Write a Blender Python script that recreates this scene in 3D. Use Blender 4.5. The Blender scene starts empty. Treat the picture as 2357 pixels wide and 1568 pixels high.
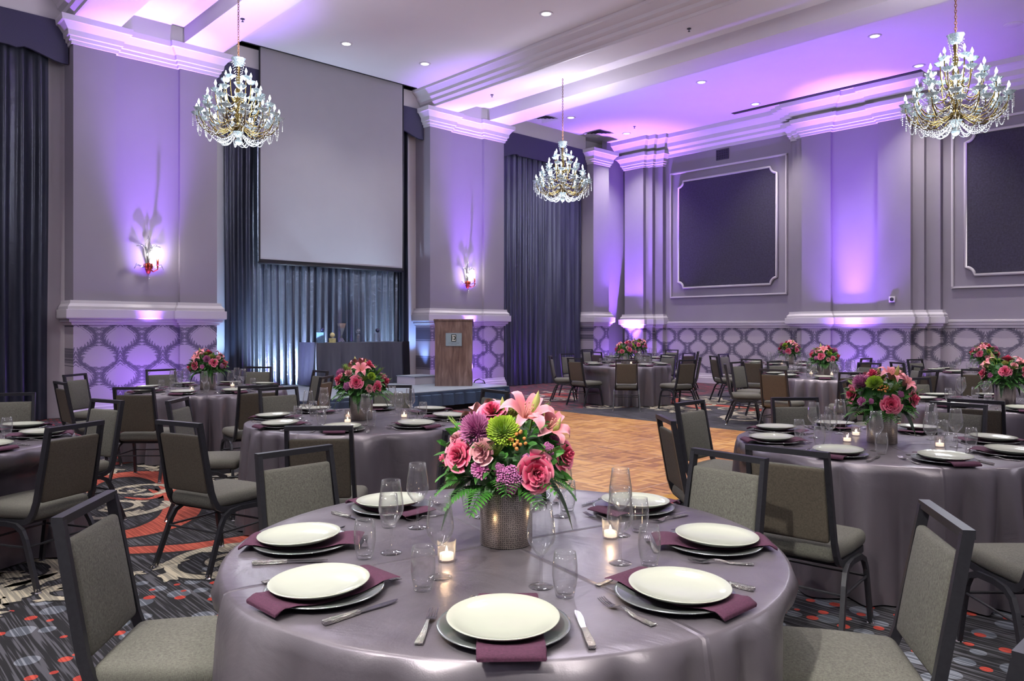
import bpy, bmesh, math, random
from math import sin, cos, pi, radians as R
from mathutils import Vector, Matrix
random.seed(7)
scn = bpy.context.scene
COL = scn.collection

# ------------------------------------------------------------------ camera frame <-> room frame
F = 1735.0; HY = 755.0; CX = 1178.5; EYE = 1.5
YAW = math.atan2(.726, .688); CS, SN = cos(YAW), sin(YAW)
def cw(r, f): return (r * CS - f * SN, r * SN + f * CS)      # surveyed (right, forward) -> room x, y
def gp(px, py, z=0.0):                                       # survey a point of known height
    f = (EYE - z) * F / (py - HY)
    return ((px - CX) / F * f, f)

# ------------------------------------------------------------------ materials
def nt(name):
    m = bpy.data.materials.new(name); m.use_nodes = True
    t = m.node_tree; b = t.nodes['Principled BSDF']
    return m, t, b
def N(t, typ, **kw):
    n = t.nodes.new(typ)
    for k, v in kw.items():
        if k.startswith('i_'):
            key = k[2:]; key = int(key) if key.isdigit() else key.replace('_', ' ')
            n.inputs[key].default_value = v
        else: setattr(n, k, v)
    return n
def L(t, a, b): t.links.new(a, b)
def hx(s, k=1.0):
    s = s.lstrip('#'); o = []
    for i in (0, 2, 4):
        c = int(s[i:i + 2], 16) / 255
        o.append((c / 12.92 if c <= .04045 else ((c + .055) / 1.055) ** 2.4) * k)
    return (*o, 1)
def math_n(t, op, a=None, b=None, c=None):
    n = t.nodes.new('ShaderNodeMath'); n.operation = op
    for i, v in enumerate((a, b, c)):
        if v is None: continue
        if isinstance(v, (int, float)): n.inputs[i].default_value = v
        else: t.links.new(v, n.inputs[i])
    return n.outputs[0]
def mixc(t, fac, a, b):
    n = t.nodes.new('ShaderNodeMix'); n.data_type = 'RGBA'
    for i, v in ((0, fac), (6, a), (7, b)):
        if isinstance(v, (int, float)): n.inputs[i].default_value = v
        elif isinstance(v, tuple): n.inputs[i].default_value = v
        else: t.links.new(v, n.inputs[i])
    return n.outputs[2]
def ramp(t, fac, stops):
    n = t.nodes.new('ShaderNodeValToRGB'); cr = n.color_ramp
    while len(cr.elements) < len(stops): cr.elements.new(.5)
    for e, (p, c) in zip(cr.elements, stops): e.position = p; e.color = c
    t.links.new(fac, n.inputs[0]); return n.outputs[0]
def plain(name, col, rough=.5, metal=0., noise=.0, scale=20, bump=0., bscale=80, **kw):
    m, t, b = nt(name)
    tc = N(t, 'ShaderNodeTexCoord')
    b.inputs['Roughness'].default_value = rough; b.inputs['Metallic'].default_value = metal
    for k, v in kw.items(): b.inputs[k.replace('_', ' ')].default_value = v
    n = N(t, 'ShaderNodeTexNoise', i_Scale=scale, i_Detail=3.0); L(t, tc.outputs['Object'], n.inputs['Vector'])
    lo = tuple(c * (1 - noise) for c in col[:3]) + (1,); hi = tuple(min(1, c * (1 + noise)) for c in col[:3]) + (1,)
    L(t, ramp(t, n.outputs[0], [(.3, lo), (.7, hi)]), b.inputs['Base Color'])
    if bump:
        n2 = N(t, 'ShaderNodeTexNoise', i_Scale=bscale, i_Detail=2.0); L(t, tc.outputs['Object'], n2.inputs['Vector'])
        bp = N(t, 'ShaderNodeBump', i_Strength=bump, i_Distance=.005); L(t, n2.outputs[0], bp.inputs['Height']); L(t, bp.outputs[0], b.inputs['Normal'])
    return m
def emit(name, col, s):
    m, t, b = nt(name)
    b.inputs['Base Color'].default_value = col; b.inputs['Emission Color'].default_value = col; b.inputs['Emission Strength'].default_value = s
    return m
def thin_glass(name, tint=(1, 1, 1, 1), body=.075, edge=1.0, glow=0.):
    m, t, b = nt(name); t.nodes.remove(b)
    out = t.nodes['Material Output']
    tr = N(t, 'ShaderNodeBsdfTransparent'); tr.inputs[0].default_value = tint
    gl = N(t, 'ShaderNodeBsdfGlossy'); gl.inputs['Roughness'].default_value = .04
    df = N(t, 'ShaderNodeBsdfTranslucent'); df.inputs[0].default_value = (.9, .93, .95, 1)
    lw = N(t, 'ShaderNodeLayerWeight', i_Blend=.35)
    mx = N(t, 'ShaderNodeMixShader')
    p = math_n(t, 'POWER', lw.outputs['Facing'], 2.2)
    L(t, math_n(t, 'MULTIPLY_ADD', p, edge, body), mx.inputs[0])
    g2 = N(t, 'ShaderNodeMixShader'); g2.inputs[0].default_value = .20; L(t, gl.outputs[0], g2.inputs[1]); L(t, df.outputs[0], g2.inputs[2])
    L(t, tr.outputs[0], mx.inputs[1]); L(t, g2.outputs[0], mx.inputs[2])
    L(t, mx.outputs[0], out.inputs[0])
    return m
def woven(name, c1, c2, sc=1.0, rough=.85):
    m, t, b = nt(name); b.inputs['Roughness'].default_value = rough
    tc = N(t, 'ShaderNodeTexCoord')
    outs = []
    for s in ((110 * sc, 110 * sc, 1300 * sc), (1100 * sc, 1100 * sc, 90 * sc)):
        mp = N(t, 'ShaderNodeMapping'); mp.inputs['Scale'].default_value = s; L(t, tc.outputs['Object'], mp.inputs[0])
        n = N(t, 'ShaderNodeTexNoise', i_Scale=1.0, i_Detail=2.0); L(t, mp.outputs[0], n.inputs['Vector']); outs.append(n.outputs[0])
    mpy = N(t, 'ShaderNodeMapping'); mpy.inputs['Scale'].default_value = (110 * sc, 1200 * sc, 110 * sc); L(t, tc.outputs['Object'], mpy.inputs[0])
    n = N(t, 'ShaderNodeTexNoise', i_Scale=1.0, i_Detail=2.0); L(t, mpy.outputs[0], n.inputs['Vector'])
    s = math_n(t, 'MULTIPLY', math_n(t, 'ADD', math_n(t, 'ADD', outs[0], outs[1]), n.outputs[0]), .3333)
    L(t, ramp(t, s, [(.38, c1), (.62, c2)]), b.inputs['Base Color'])
    bp = N(t, 'ShaderNodeBump', i_Strength=.35, i_Distance=.003); L(t, s, bp.inputs['Height']); L(t, bp.outputs[0], b.inputs['Normal'])
    return m
def satin(name, c1, c2, rough=.36, metal=.35, crease=False, streak=(4, 4, .6)):
    m, t, b = nt(name); b.inputs['Roughness'].default_value = rough; b.inputs['Metallic'].default_value = metal
    tc = N(t, 'ShaderNodeTexCoord')
    mp = N(t, 'ShaderNodeMapping'); mp.inputs['Scale'].default_value = streak; L(t, tc.outputs['Object'], mp.inputs[0])
    n = N(t, 'ShaderNodeTexNoise', i_Scale=1.0, i_Detail=3.0); L(t, mp.outputs[0], n.inputs['Vector'])
    L(t, ramp(t, n.outputs[0], [(.3, c1), (.7, c2)]), b.inputs['Base Color'])
    n2 = N(t, 'ShaderNodeTexNoise', i_Scale=260.0, i_Detail=2.0); L(t, tc.outputs['Object'], n2.inputs['Vector'])
    bp = N(t, 'ShaderNodeBump', i_Strength=.12, i_Distance=.002); L(t, n2.outputs[0], bp.inputs['Height'])
    last = bp
    n3 = N(t, 'ShaderNodeTexNoise', i_Scale=3.5, i_Detail=4.0, i_Distortion=1.2); L(t, tc.outputs['Object'], n3.inputs['Vector'])
    b3 = N(t, 'ShaderNodeBump', i_Strength=.25, i_Distance=.03); L(t, n3.outputs[0], b3.inputs['Height']); L(t, bp.outputs[0], b3.inputs['Normal']); last = b3
    if crease:
        sx = N(t, 'ShaderNodeSeparateXYZ'); L(t, tc.outputs['Object'], sx.inputs[0])
        for ang in (.55, .55 + pi / 2):
            d = math_n(t, 'ABSOLUTE', math_n(t, 'ADD', math_n(t, 'MULTIPLY', sx.outputs[0], cos(ang)), math_n(t, 'MULTIPLY', sx.outputs[1], sin(ang))))
            h = math_n(t, 'MAXIMUM', math_n(t, 'SUBTRACT', 1.0, math_n(t, 'MULTIPLY', d, 90.0)), 0.0)
            b4 = N(t, 'ShaderNodeBump', i_Strength=.5, i_Distance=.006); L(t, h, b4.inputs['Height']); L(t, last.outputs[0], b4.inputs['Normal']); last = b4
    L(t, last.outputs[0], b.inputs['Normal'])
    return m
def petal(name, base, tip, mid=None, rough=.55):
    m, t, b = nt(name); b.inputs['Roughness'].default_value = rough
    at = N(t, 'ShaderNodeAttribute', attribute_name='t')
    st = [(0., base), (1., tip)] if mid is None else [(0., base), (.5, mid), (1., tip)]
    L(t, ramp(t, at.outputs['Fac'], st), b.inputs['Base Color'])
    b.inputs['Subsurface Weight'].default_value = 0.0
    b.inputs['Sheen Weight'].default_value = .15
    return m

M = {}
M['wall'] = plain('wall_paint', hx('8f8797'), .7, noise=.03, scale=1.5, bump=.05, bscale=300)
M['white'] = plain('white_trim', hx('cfc8d2'), .45, noise=.02, scale=3)
M['ceil'] = plain('ceiling_paint', hx('dcd5de'), .8, noise=.02, scale=1)
M['frame'] = plain('chair_frame_metal', hx('34343a'), .38, .35, noise=.1, scale=60)
M['fabric'] = woven('chair_fabric', hx('4a4943'), hx('73716a'))
M['fabric_back'] = woven('chair_back_fabric', hx('48423a'), hx('655c50'))
M['chrome'] = plain('chrome', hx('d5d5d8'), .12, 1.0)
M['cloth'] = satin('cloth_satin', hx('665f68'), hx('878089'), .34, .5, crease=True)
M['drape_mid'] = satin('drape_satin_mid', hx('383a50'), hx('5b5d76'), .36, .4, streak=(6, 6, .4))
M['drape'] = satin('drape_satin', hx('5d6577'), hx('8c96aa'), .26, .8, streak=(6, 6, .4))
M['drape_dark'] = satin('drape_satin_dark', hx('272937'), hx('454858'), .33, .45, streak=(6, 6, .4))
M['valance'] = woven('valance_fabric', hx('393850'), hx('4b4963'), .5)
M['screen'] = plain('screen_fabric', hx('9b97a0'), .9, noise=.02, scale=2)
M['black'] = plain('black_metal', hx('16161c'), .45, .3)
M['plate'] = plain('white_porcelain', hx('b9bcb0'), .12, 0, Coat_Weight=.5)
M['charger'] = plain('charger_silver', hx('aeb4b4'), .16, .75)
M['napkin'] = woven('plum_napkin', hx('3b1a30'), hx('5a2c48'), 1.4)
M['silver'] = plain('cutlery_silver', hx('cfcdd0'), .16, 1.0)
M['hammer'] = plain('hammered_silver', hx('c2bfbf'), .22, 1.0, bump=1.0, bscale=420)
M['glass'] = thin_glass('clear_glass')
M['votive'] = thin_glass('votive_glass', (.97, .94, .94, 1), .10, .6)
M['crystal'] = plain('crystal', hx('8fa0a8'), .08, .2, noise=.7, scale=70, Coat_Weight=1.0, Emission_Strength=.12, Emission_Color=(.8, .92, 1, 1), Alpha=1.0)  # faint emission stands in for bulb light caught in the glass
M['beads'] = plain('crystal_beads_glow', hx('b5bcc0'), .05, .3, noise=.6, scale=140, Emission_Strength=.22, Emission_Color=(1, .95, .9, 1))  # small emission put in as if the bulbs lit the beads
M['wax'] = emit('candle_wax', (1, .82, .62, 1), 1.6)
M['flame'] = emit('candle_flame', (1, .82, .5, 1), 14)
M['bulb'] = emit('candle_bulb', (.86, .96, 1, 1), 9)
M['lamp'] = emit('downlight_lens', (1, .97, .92, 1), 12)
M['brass'] = plain('brass', hx('7f6c40'), .25, 1.0)
M['chain'] = plain('bronze_chain', hx('6e4b34'), .4, .8)
M['copper'] = plain('copper_gilt', hx('7a3018'), .35, .8, noise=.2)
M['panel'] = woven('acoustic_panel_fabric', hx('2b2836'), hx('403c4f'), .25)
M['grille'] = plain('grille_metal', hx('3a3844'), .5, .4)
M['parq_trim'] = plain('dance_floor_edge', hx('b98a2e'), .4, .3, noise=.1)
M['deck'] = plain('stage_deck', hx('8f98a6'), .6, noise=.06, scale=8)
M['skirt'] = satin('stage_skirt', hx('26374e'), hx('3b5272'), .5, .2)
M['rose'] = petal('rose_petal', hx('c41d52'), hx('faa8bd'), hx('f04a7c'))
M['rose_light'] = petal('pale_rose_petal', hx('e27e90'), hx('f9c9cb'), hx('f2a6b0'))
M['lily'] = petal('lily_petal', hx('e8a090'), hx('f7b4bd'), hx('ee8296'))
M['mum_purple'] = petal('purple_mum_petal', hx('b0468c'), hx('e293c6'))
M['mum_green'] = petal('green_mum_petal', hx('6fa015'), hx('c6e04a'))
M['bud'] = petal('lily_bud', hx('7f9b2c'), hx('c9c27a'))
M['berry'] = plain('orange_berry', hx('d08a4e'), .3)
M['sedum'] = plain('mauve_sedum', hx('c673ae'), .7, noise=.35, scale=120)
M['sedum_green'] = plain('olive_sedum', hx('8b8a3a'), .7, noise=.35, scale=120)
M['leaf'] = petal('leaf_green', hx('1d5414'), hx('4f9a2c'), rough=.45)
M['leaf_dark'] = petal('dark_leaf', hx('0f2f10'), hx('22521a'), rough=.4)
M['foam'] = plain('flower_foam', hx('16280f'), .9, noise=.4, scale=60)

# perforated vase metal
m, t, b = nt('perforated_metal'); b.inputs['Metallic'].default_value = 1; b.inputs['Roughness'].default_value = .3
tc = N(t, 'ShaderNodeTexCoord'); sx = N(t, 'ShaderNodeSeparateXYZ'); L(t, tc.outputs['Object'], sx.inputs[0])
an = math_n(t, 'MULTIPLY', math_n(t, 'ARCTAN2', sx.outputs[1], sx.outputs[0]), 14.0)
cmb = N(t, 'ShaderNodeCombineXYZ'); L(t, an, cmb.inputs[0]); L(t, math_n(t, 'MULTIPLY', sx.outputs[2], 155.0), cmb.inputs[1])
vo = N(t, 'ShaderNodeTexVoronoi', i_Scale=1.0, i_Randomness=.35); vo.voronoi_dimensions = '2D'; L(t, cmb.outputs[0], vo.inputs['Vector'])
hole = math_n(t, 'LESS_THAN', vo.outputs['Distance'], .25)
no = N(t, 'ShaderNodeTexNoise', i_Scale=9.0, i_Detail=3.0); L(t, tc.outputs['Object'], no.inputs['Vector'])
basec = ramp(t, no.outputs[0], [(.35, hx('b5ab9e')), (.65, hx('e8dfd2'))])
L(t, mixc(t, hole, basec, hx('1a1712')), b.inputs['Base Color'])
L(t, math_n(t, 'SUBTRACT', 1.0, math_n(t, 'MULTIPLY', hole, .8)), b.inputs['Metallic'])
M['vase'] = m

# parquet
m, t, b = nt('parquet'); b.inputs['Roughness'].default_value = .38
tc = N(t, 'ShaderNodeTexCoord'); sx = N(t, 'ShaderNodeSeparateXYZ'); L(t, tc.outputs['Object'], sx.inputs[0])
T = .2286
ux = math_n(t, 'DIVIDE', sx.outputs[0], T); uy = math_n(t, 'DIVIDE', sx.outputs[1], T)
cb = math_n(t, 'FLOORED_MODULO', math_n(t, 'ADD', math_n(t, 'FLOOR', ux), math_n(t, 'FLOOR', uy)), 2.0)
sl = mixc(t, cb, tuple([0, 0, 0, 1]), tuple([1, 1, 1, 1]))
def strip(u, v):
    c = N(t, 'ShaderNodeCombineXYZ'); L(t, math_n(t, 'FLOOR', math_n(t, 'MULTIPLY', u, 5.0)), c.inputs[0]); L(t, math_n(t, 'FLOOR', v), c.inputs[1])
    w = N(t, 'ShaderNodeTexWhiteNoise'); L(t, c.outputs[0], w.inputs['Vector'])
    fr = math_n(t, 'FRACT', math_n(t, 'MULTIPLY', u, 5.0)); gap = math_n(t, 'LESS_THAN', fr, .06)
    return w.outputs['Value'], gap
va, ga = strip(ux, uy); vb, gb = strip(uy, ux)
val = mixc(t, cb, va, vb); gap = mixc(t, cb, ga, gb)
no = N(t, 'ShaderNodeTexNoise', i_Scale=1.2, i_Detail=3.0); L(t, tc.outputs['Object'], no.inputs['Vector'])
pc = N(t, 'ShaderNodeCombineXYZ'); L(t, math_n(t, 'FLOOR', math_n(t, 'DIVIDE', sx.outputs[0], T * 4)), pc.inputs[0]); L(t, math_n(t, 'FLOOR', math_n(t, 'DIVIDE', sx.outputs[1], T * 4)), pc.inputs[1])
pw = N(t, 'ShaderNodeTexWhiteNoise'); L(t, pc.outputs[0], pw.inputs['Vector'])
v2 = math_n(t, 'ADD', math_n(t, 'MULTIPLY', val, .55), math_n(t, 'ADD', math_n(t, 'MULTIPLY', pw.outputs['Value'], .25), math_n(t, 'MULTIPLY', no.outputs[0], .3)))
wood = ramp(t, v2, [(.2, hx('845630')), (.55, hx('b07c46')), (.9, hx('cf9f62'))])
seam = math_n(t, 'MAXIMUM', math_n(t, 'LESS_THAN', math_n(t, 'FRACT', math_n(t, 'DIVIDE', sx.outputs[0], T * 4)), .012), math_n(t, 'LESS_THAN', math_n(t, 'FRACT', math_n(t, 'DIVIDE', sx.outputs[1], T * 4)), .012))
L(t, mixc(t, seam, mixc(t, math_n(t, 'MULTIPLY', gap, .45), wood, hx('5a3517')), hx('b79a86')), b.inputs['Base Color'])
M['parquet'] = m

# wood of the lectern
m, t, b = nt('lectern_wood'); b.inputs['Roughness'].default_value = .35
tc = N(t, 'ShaderNodeTexCoord'); mp = N(t, 'ShaderNodeMapping'); mp.inputs['Scale'].default_value = (9, 9, 1.4); L(t, tc.outputs['Object'], mp.inputs[0])
no = N(t, 'ShaderNodeTexNoise', i_Scale=1.5, i_Detail=6.0, i_Distortion=.8); L(t, mp.outputs[0], no.inputs['Vector'])
L(t, ramp(t, no.outputs[0], [(.3, hx('54403c')), (.55, hx('75605a')), (.75, hx('8d7974'))]), b.inputs['Base Color'])
M['wood'] = m

# damask wallpaper: ogee lattice of leafy bands
def damask(name, axis, u0, z0):
    m, t, b = nt(name); b.inputs['Roughness'].default_value = .6
    g = N(t, 'ShaderNodeNewGeometry'); sx = N(t, 'ShaderNodeSeparateXYZ'); L(t, g.outputs['Position'], sx.inputs[0])
    P, Q = .69, .65
    cu = N(t, 'ShaderNodeCombineXYZ'); L(t, sx.outputs[axis], cu.inputs[0]); L(t, sx.outputs[2], cu.inputs[1])
    n1 = N(t, 'ShaderNodeTexNoise', i_Scale=26.0, i_Detail=1.0, i_Distortion=1.5); n1.noise_dimensions = '2D'
    u = math_n(t, 'DIVIDE', math_n(t, 'SUBTRACT', sx.outputs[axis], u0), P)
    v = math_n(t, 'DIVIDE', math_n(t, 'SUBTRACT', sx.outputs[2], z0), Q)
    # mirror so that leaves are symmetrical about each cell
    um = math_n(t, 'PINGPONG', u, .5); vm = math_n(t, 'FLOORED_MODULO', v, 1.0)
    c2 = N(t, 'ShaderNodeCombineXYZ'); L(t, math_n(t, 'MULTIPLY', um, P), c2.inputs[0]); L(t, math_n(t, 'MULTIPLY', vm, Q), c2.inputs[1]); L(t, c2.outputs[0], n1.inputs['Vector'])
    cs = math_n(t, 'COSINE', math_n(t, 'MULTIPLY', v, 2 * pi)); sn_ = math_n(t, 'SINE', math_n(t, 'MULTIPLY', v, 2 * pi))
    cc = math_n(t, 'MULTIPLY', math_n(t, 'SIGN', cs), math_n(t, 'POWER', math_n(t, 'ABSOLUTE', cs), .6))
    a = math_n(t, 'MULTIPLY', cc, .175)
    sd = math_n(t, 'SUBTRACT', math_n(t, 'ADD', a, .25), um)
    sl_ = math_n(t, 'SQRT', math_n(t, 'MULTIPLY_ADD', math_n(t, 'MULTIPLY', sn_, sn_), 1.9, 1.0))
    nz = math_n(t, 'MULTIPLY', math_n(t, 'SUBTRACT', n1.outputs[0], .5), .05)
    d = math_n(t, 'ADD', math_n(t, 'DIVIDE', math_n(t, 'ABSOLUTE', sd), sl_), nz)
    arc = math_n(t, 'ADD', math_n(t, 'MULTIPLY', v, 9.0), math_n(t, 'MULTIPLY', um, 8.0))
    tt = math_n(t, 'FRACT', math_n(t, 'SUBTRACT', arc, math_n(t, 'MULTIPLY', d, 16.0)))
    edge_ = math_n(t, 'MULTIPLY_ADD', math_n(t, 'SUBTRACT', 1.0, tt), .085, .048)
    band = math_n(t, 'LESS_THAN', d, edge_)
    gap_ = math_n(t, 'MULTIPLY', math_n(t, 'LESS_THAN', tt, .13), math_n(t, 'GREATER_THAN', d, .026))
    t2 = math_n(t, 'FRACT', math_n(t, 'ADD', math_n(t, 'MULTIPLY', arc, 2.0), math_n(t, 'MULTIPLY', d, 22.0)))
    gap2 = math_n(t, 'MULTIPLY', math_n(t, 'LESS_THAN', t2, .15), math_n(t, 'GREATER_THAN', d, .034))
    mk = math_n(t, 'MULTIPLY', band, math_n(t, 'SUBTRACT', 1.0, math_n(t, 'MAXIMUM', gap_, gap2)))
    L(t, mixc(t, mk, hx('b3a9b6'), hx('5f5a6b')), b.inputs['Base Color'])
    return m
M['damask_y'] = damask('damask_paper_left', 1, 4.31 - .345, 1.35)
M['damask_x'] = damask('damask_paper_far', 0, -10.82, 1.27 + .325)

# carpet
m, t, b = nt('carpet'); b.inputs['Roughness'].default_value = .95
tc = N(t, 'ShaderNodeTexCoord'); sx = N(t, 'ShaderNodeSeparateXYZ'); L(t, tc.outputs['Object'], sx.inputs[0])
def stripes(t, tc, sc=(6, 95, 1), lo=.5, hi=.56):
    mp = N(t, 'ShaderNodeMapping'); mp.inputs['Scale'].default_value = sc; mp.inputs['Rotation'].default_value = (0, 0, 0); L(t, tc.outputs['Object'], mp.inputs[0])
    n = N(t, 'ShaderNodeTexNoise', i_Scale=1.0, i_Detail=1.0); L(t, mp.outputs[0], n.inputs['Vector'])
    r_ = N(t, 'ShaderNodeMapRange'); r_.inputs[1].default_value = lo; r_.inputs[2].default_value = hi; L(t, n.outputs[0], r_.inputs[0])
    return r_.outputs[0]
st = stripes(t, tc, (2.2, 75, 1), .50, .57)
base = mixc(t, st, hx('131218'), hx('4e4d55'))
far = math_n(t, 'LESS_THAN', sx.outputs[0], -9.3)
rd = N(t, 'ShaderNodeTexNoise', i_Scale=1.1, i_Detail=2.0); L(t, tc.outputs['Object'], rd.inputs['Vector'])
rst = stripes(t, tc, (3.0, 18, 1), .52, .6)
redm = math_n(t, 'MULTIPLY', rst, math_n(t, 'MULTIPLY', far, .8))
base = mixc(t, redm, base, hx('96303a'))
def dots(scale, rad, seed, col, base, thr):
    mp = N(t, 'ShaderNodeMapping'); mp.inputs['Location'].default_value = (seed, seed * 1.7, 0); L(t, tc.outputs['Object'], mp.inputs[0])
    vo = N(t, 'ShaderNodeTexVoronoi', i_Scale=scale, i_Randomness=.75); vo.voronoi_dimensions = '2D'; L(t, mp.outputs[0], vo.inputs['Vector'])
    sc_ = N(t, 'ShaderNodeSeparateColor'); L(t, vo.outputs['Color'], sc_.inputs[0])
    rr = math_n(t, 'MULTIPLY_ADD', sc_.outputs[1], rad * .55, rad * .45)
    mk = math_n(t, 'MULTIPLY', math_n(t, 'LESS_THAN', vo.outputs['Distance'], rr), math_n(t, 'GREATER_THAN', sc_.outputs[0], thr))
    zone = math_n(t, 'GREATER_THAN', sx.outputs[0], -4.78)
    return mixc(t, math_n(t, 'MULTIPLY', mk, zone), base, col)
grey = mixc(t, st, hx('4d525d'), hx('80838e'))
redd = mixc(t, st, hx('9c3128'), hx('bd4a3a'))
base = dots(5.2, .40, 3.1, grey, base, .35)
base = dots(7.5, .24, 11.3, redd, base, .5)
L(t, base, b.inputs['Base Color'])
M['carpet'] = m
def carpet_ink(name, c1, c2):
    m, t, b = nt(name); b.inputs['Roughness'].default_value = .95
    tc = N(t, 'ShaderNodeTexCoord')
    L(t, mixc(t, stripes(t, tc, (2.2, 75, 1), .48, .56), c1, c2), b.inputs['Base Color'])
    return m
M['ink_red'] = carpet_ink('carpet_red', hx('8e3a2e'), hx('b25341'))
M['ink_beige'] = carpet_ink('carpet_beige', hx('8d877c'), hx('bbb09c'))
M['ink_dark'] = carpet_ink('carpet_dark', hx('100f14'), hx('1b1a20'))

# ------------------------------------------------------------------ mesh builder
class MB:
    def __init__(s): s.v = []; s.f = []; s.t = []; s.mi = []
    def add(s, vs, fs, tv=0., mi=0):
        o = len(s.v); s.v += [tuple(p) for p in vs]; s.f += [tuple(i + o for i in q) for q in fs]
        s.t += (list(tv) if isinstance(tv, (list, tuple)) else [tv] * len(vs)); s.mi += [mi] * len(fs); return s
    def box(s, c, d, rz=0, mi=0, M4=None):
        x, y, z = d[0] / 2, d[1] / 2, d[2] / 2
        vs = [(-x, -y, -z), (x, -y, -z), (x, y, -z), (-x, y, -z), (-x, -y, z), (x, -y, z), (x, y, z), (-x, y, z)]
        vs = [(a * cos(rz) - b_ * sin(rz) + c[0], a * sin(rz) + b_ * cos(rz) + c[1], e + c[2]) for a, b_, e in vs]
        if M4: vs = [tuple(M4 @ Vector(p)) for p in vs]
        return s.add(vs, [(0, 3, 2, 1), (4, 5, 6, 7), (0, 1, 5, 4), (1, 2, 6, 5), (2, 3, 7, 6), (3, 0, 4, 7)], mi=mi)
    def bb(s, x0, x1, y0, y1, z0, z1, mi=0): return s.box(((x0 + x1) / 2, (y0 + y1) / 2, (z0 + z1) / 2), (x1 - x0, y1 - y0, z1 - z0), mi=mi)
    def tube(s, pts, r, n=8, closed=False, cap=True, sq=False, mi=0, up=None):
        P = [Vector(p) for p in pts]; k = len(P); rs = r if isinstance(r, (list, tuple)) else [r] * k
        vs = []; prev = None
        for i, p in enumerate(P):
            if closed: d = P[(i + 1) % k] - P[i - 1]
            else: d = P[min(i + 1, k - 1)] - P[max(i - 1, 0)]
            d.normalize()
            if prev is None:
                a = Vector(up) if up else (Vector((0, 0, 1)) if abs(d.z) < .9 else Vector((1, 0, 0)))
                prev = (a - d * a.dot(d)).normalized()
            else: prev = (prev - d * prev.dot(d)).normalized()
            bn = d.cross(prev)
            # keep mitred corners square
            sc = 1.0
            for j in range(n):
                an = 2 * pi * (j + (.5 if sq else 0)) / n
                rr = rs[i] * (1.414 if sq else 1)
                vs.append(p + prev * (cos(an) * rr) + bn * (sin(an) * rr))
        fs = []
        for i in range(k if closed else k - 1):
            a = i * n; b_ = ((i + 1) % k) * n
            for j in range(n): fs.append((a + j, a + (j + 1) % n, b_ + (j + 1) % n, b_ + j))
        if cap and not closed:
            fs.append(tuple(range(n - 1, -1, -1))); fs.append(tuple(range((k - 1) * n, k * n)))
        return s.add(vs, fs, mi=mi)
    def lathe(s, prof, n=24, c=(0, 0, 0), mi=0, wob=None):
        vs = []; fs = []; k = len(prof)
        for i, (r, z) in enumerate(prof):
            for j in range(n):
                a = 2 * pi * j / n; rr = max(r, 1e-5) * (1 + (wob(a, i) if wob else 0))
                vs.append((c[0] + rr * cos(a), c[1] + rr * sin(a), c[2] + z))
        for i in range(k - 1):
            for j in range(n): fs.append((i * n + j, i * n + (j + 1) % n, (i + 1) * n + (j + 1) % n, (i + 1) * n + j))
        return s.add(vs, fs, mi=mi)
    def grid(s, fn, nu, nv, closed_u=False, mi=0, tf=None):
        vs = []; fs = []; tv = []
        nu_ = nu if closed_u else nu + 1
        for j in range(nv + 1):
            for i in range(nu_):
                vs.append(fn(i / nu, j / nv)); tv.append(tf(i / nu, j / nv) if tf else 0.)
        for j in range(nv):
            for i in range(nu):
                a = j * nu_ + i; b_ = j * nu_ + (i + 1) % nu_
                fs.append((a, b_, b_ + nu_, a + nu_))
        return s.add(vs, fs, tv, mi)
    def prism(s, poly, z0, z1, mi=0):
        n = len(poly)
        vs = [(x, y, z0) for x, y in poly] + [(x, y, z1) for x, y in poly]
        fs = [tuple(range(n - 1, -1, -1)), tuple(range(n, 2 * n))] + [(i, (i + 1) % n, n + (i + 1) % n, n + i) for i in range(n)]
        return s.add(vs, fs, mi=mi)
    def ball(s, c, r, n=6, k=4, sq=1., mi=0):
        return s.lathe([(r * sin(pi * i / k), -r * cos(pi * i / k) * sq) for i in range(k + 1)], n, c, mi)
    def merge(s, o, mat=None, dt=0):
        vs = [tuple(mat @ Vector(p)) for p in o.v] if mat else o.v
        off = len(s.v); s.v += vs; s.f += [tuple(i + off for i in q) for q in o.f]; s.t += o.t; s.mi += o.mi; return s
    def mesh(s, name, mats, smooth=False, weld=False, auto=None):
        me = bpy.data.meshes.new(name); me.from_pydata(s.v, [], s.f)
        mats = mats if isinstance(mats, (list, tuple)) else [mats]
        for q in mats: me.materials.append(q)
        if any(s.mi): me.polygons.foreach_set('material_index', s.mi)
        if any(s.t):
            at = me.attributes.new('t', 'FLOAT', 'POINT'); at.data.foreach_set('value', s.t)
        bm = bmesh.new(); bm.from_mesh(me)
        if weld: bmesh.ops.remove_doubles(bm, verts=bm.verts, dist=1e-5)
        bmesh.ops.recalc_face_normals(bm, faces=bm.faces)
        if auto:
            for e in bm.edges:
                if len(e.link_faces) == 2 and e.calc_face_angle(0) > R(auto): e.smooth = False
        bm.to_mesh(me); bm.free()
        if smooth or auto: me.polygons.foreach_set('use_smooth', [True] * len(me.polygons))
        me.update(); return me

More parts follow.
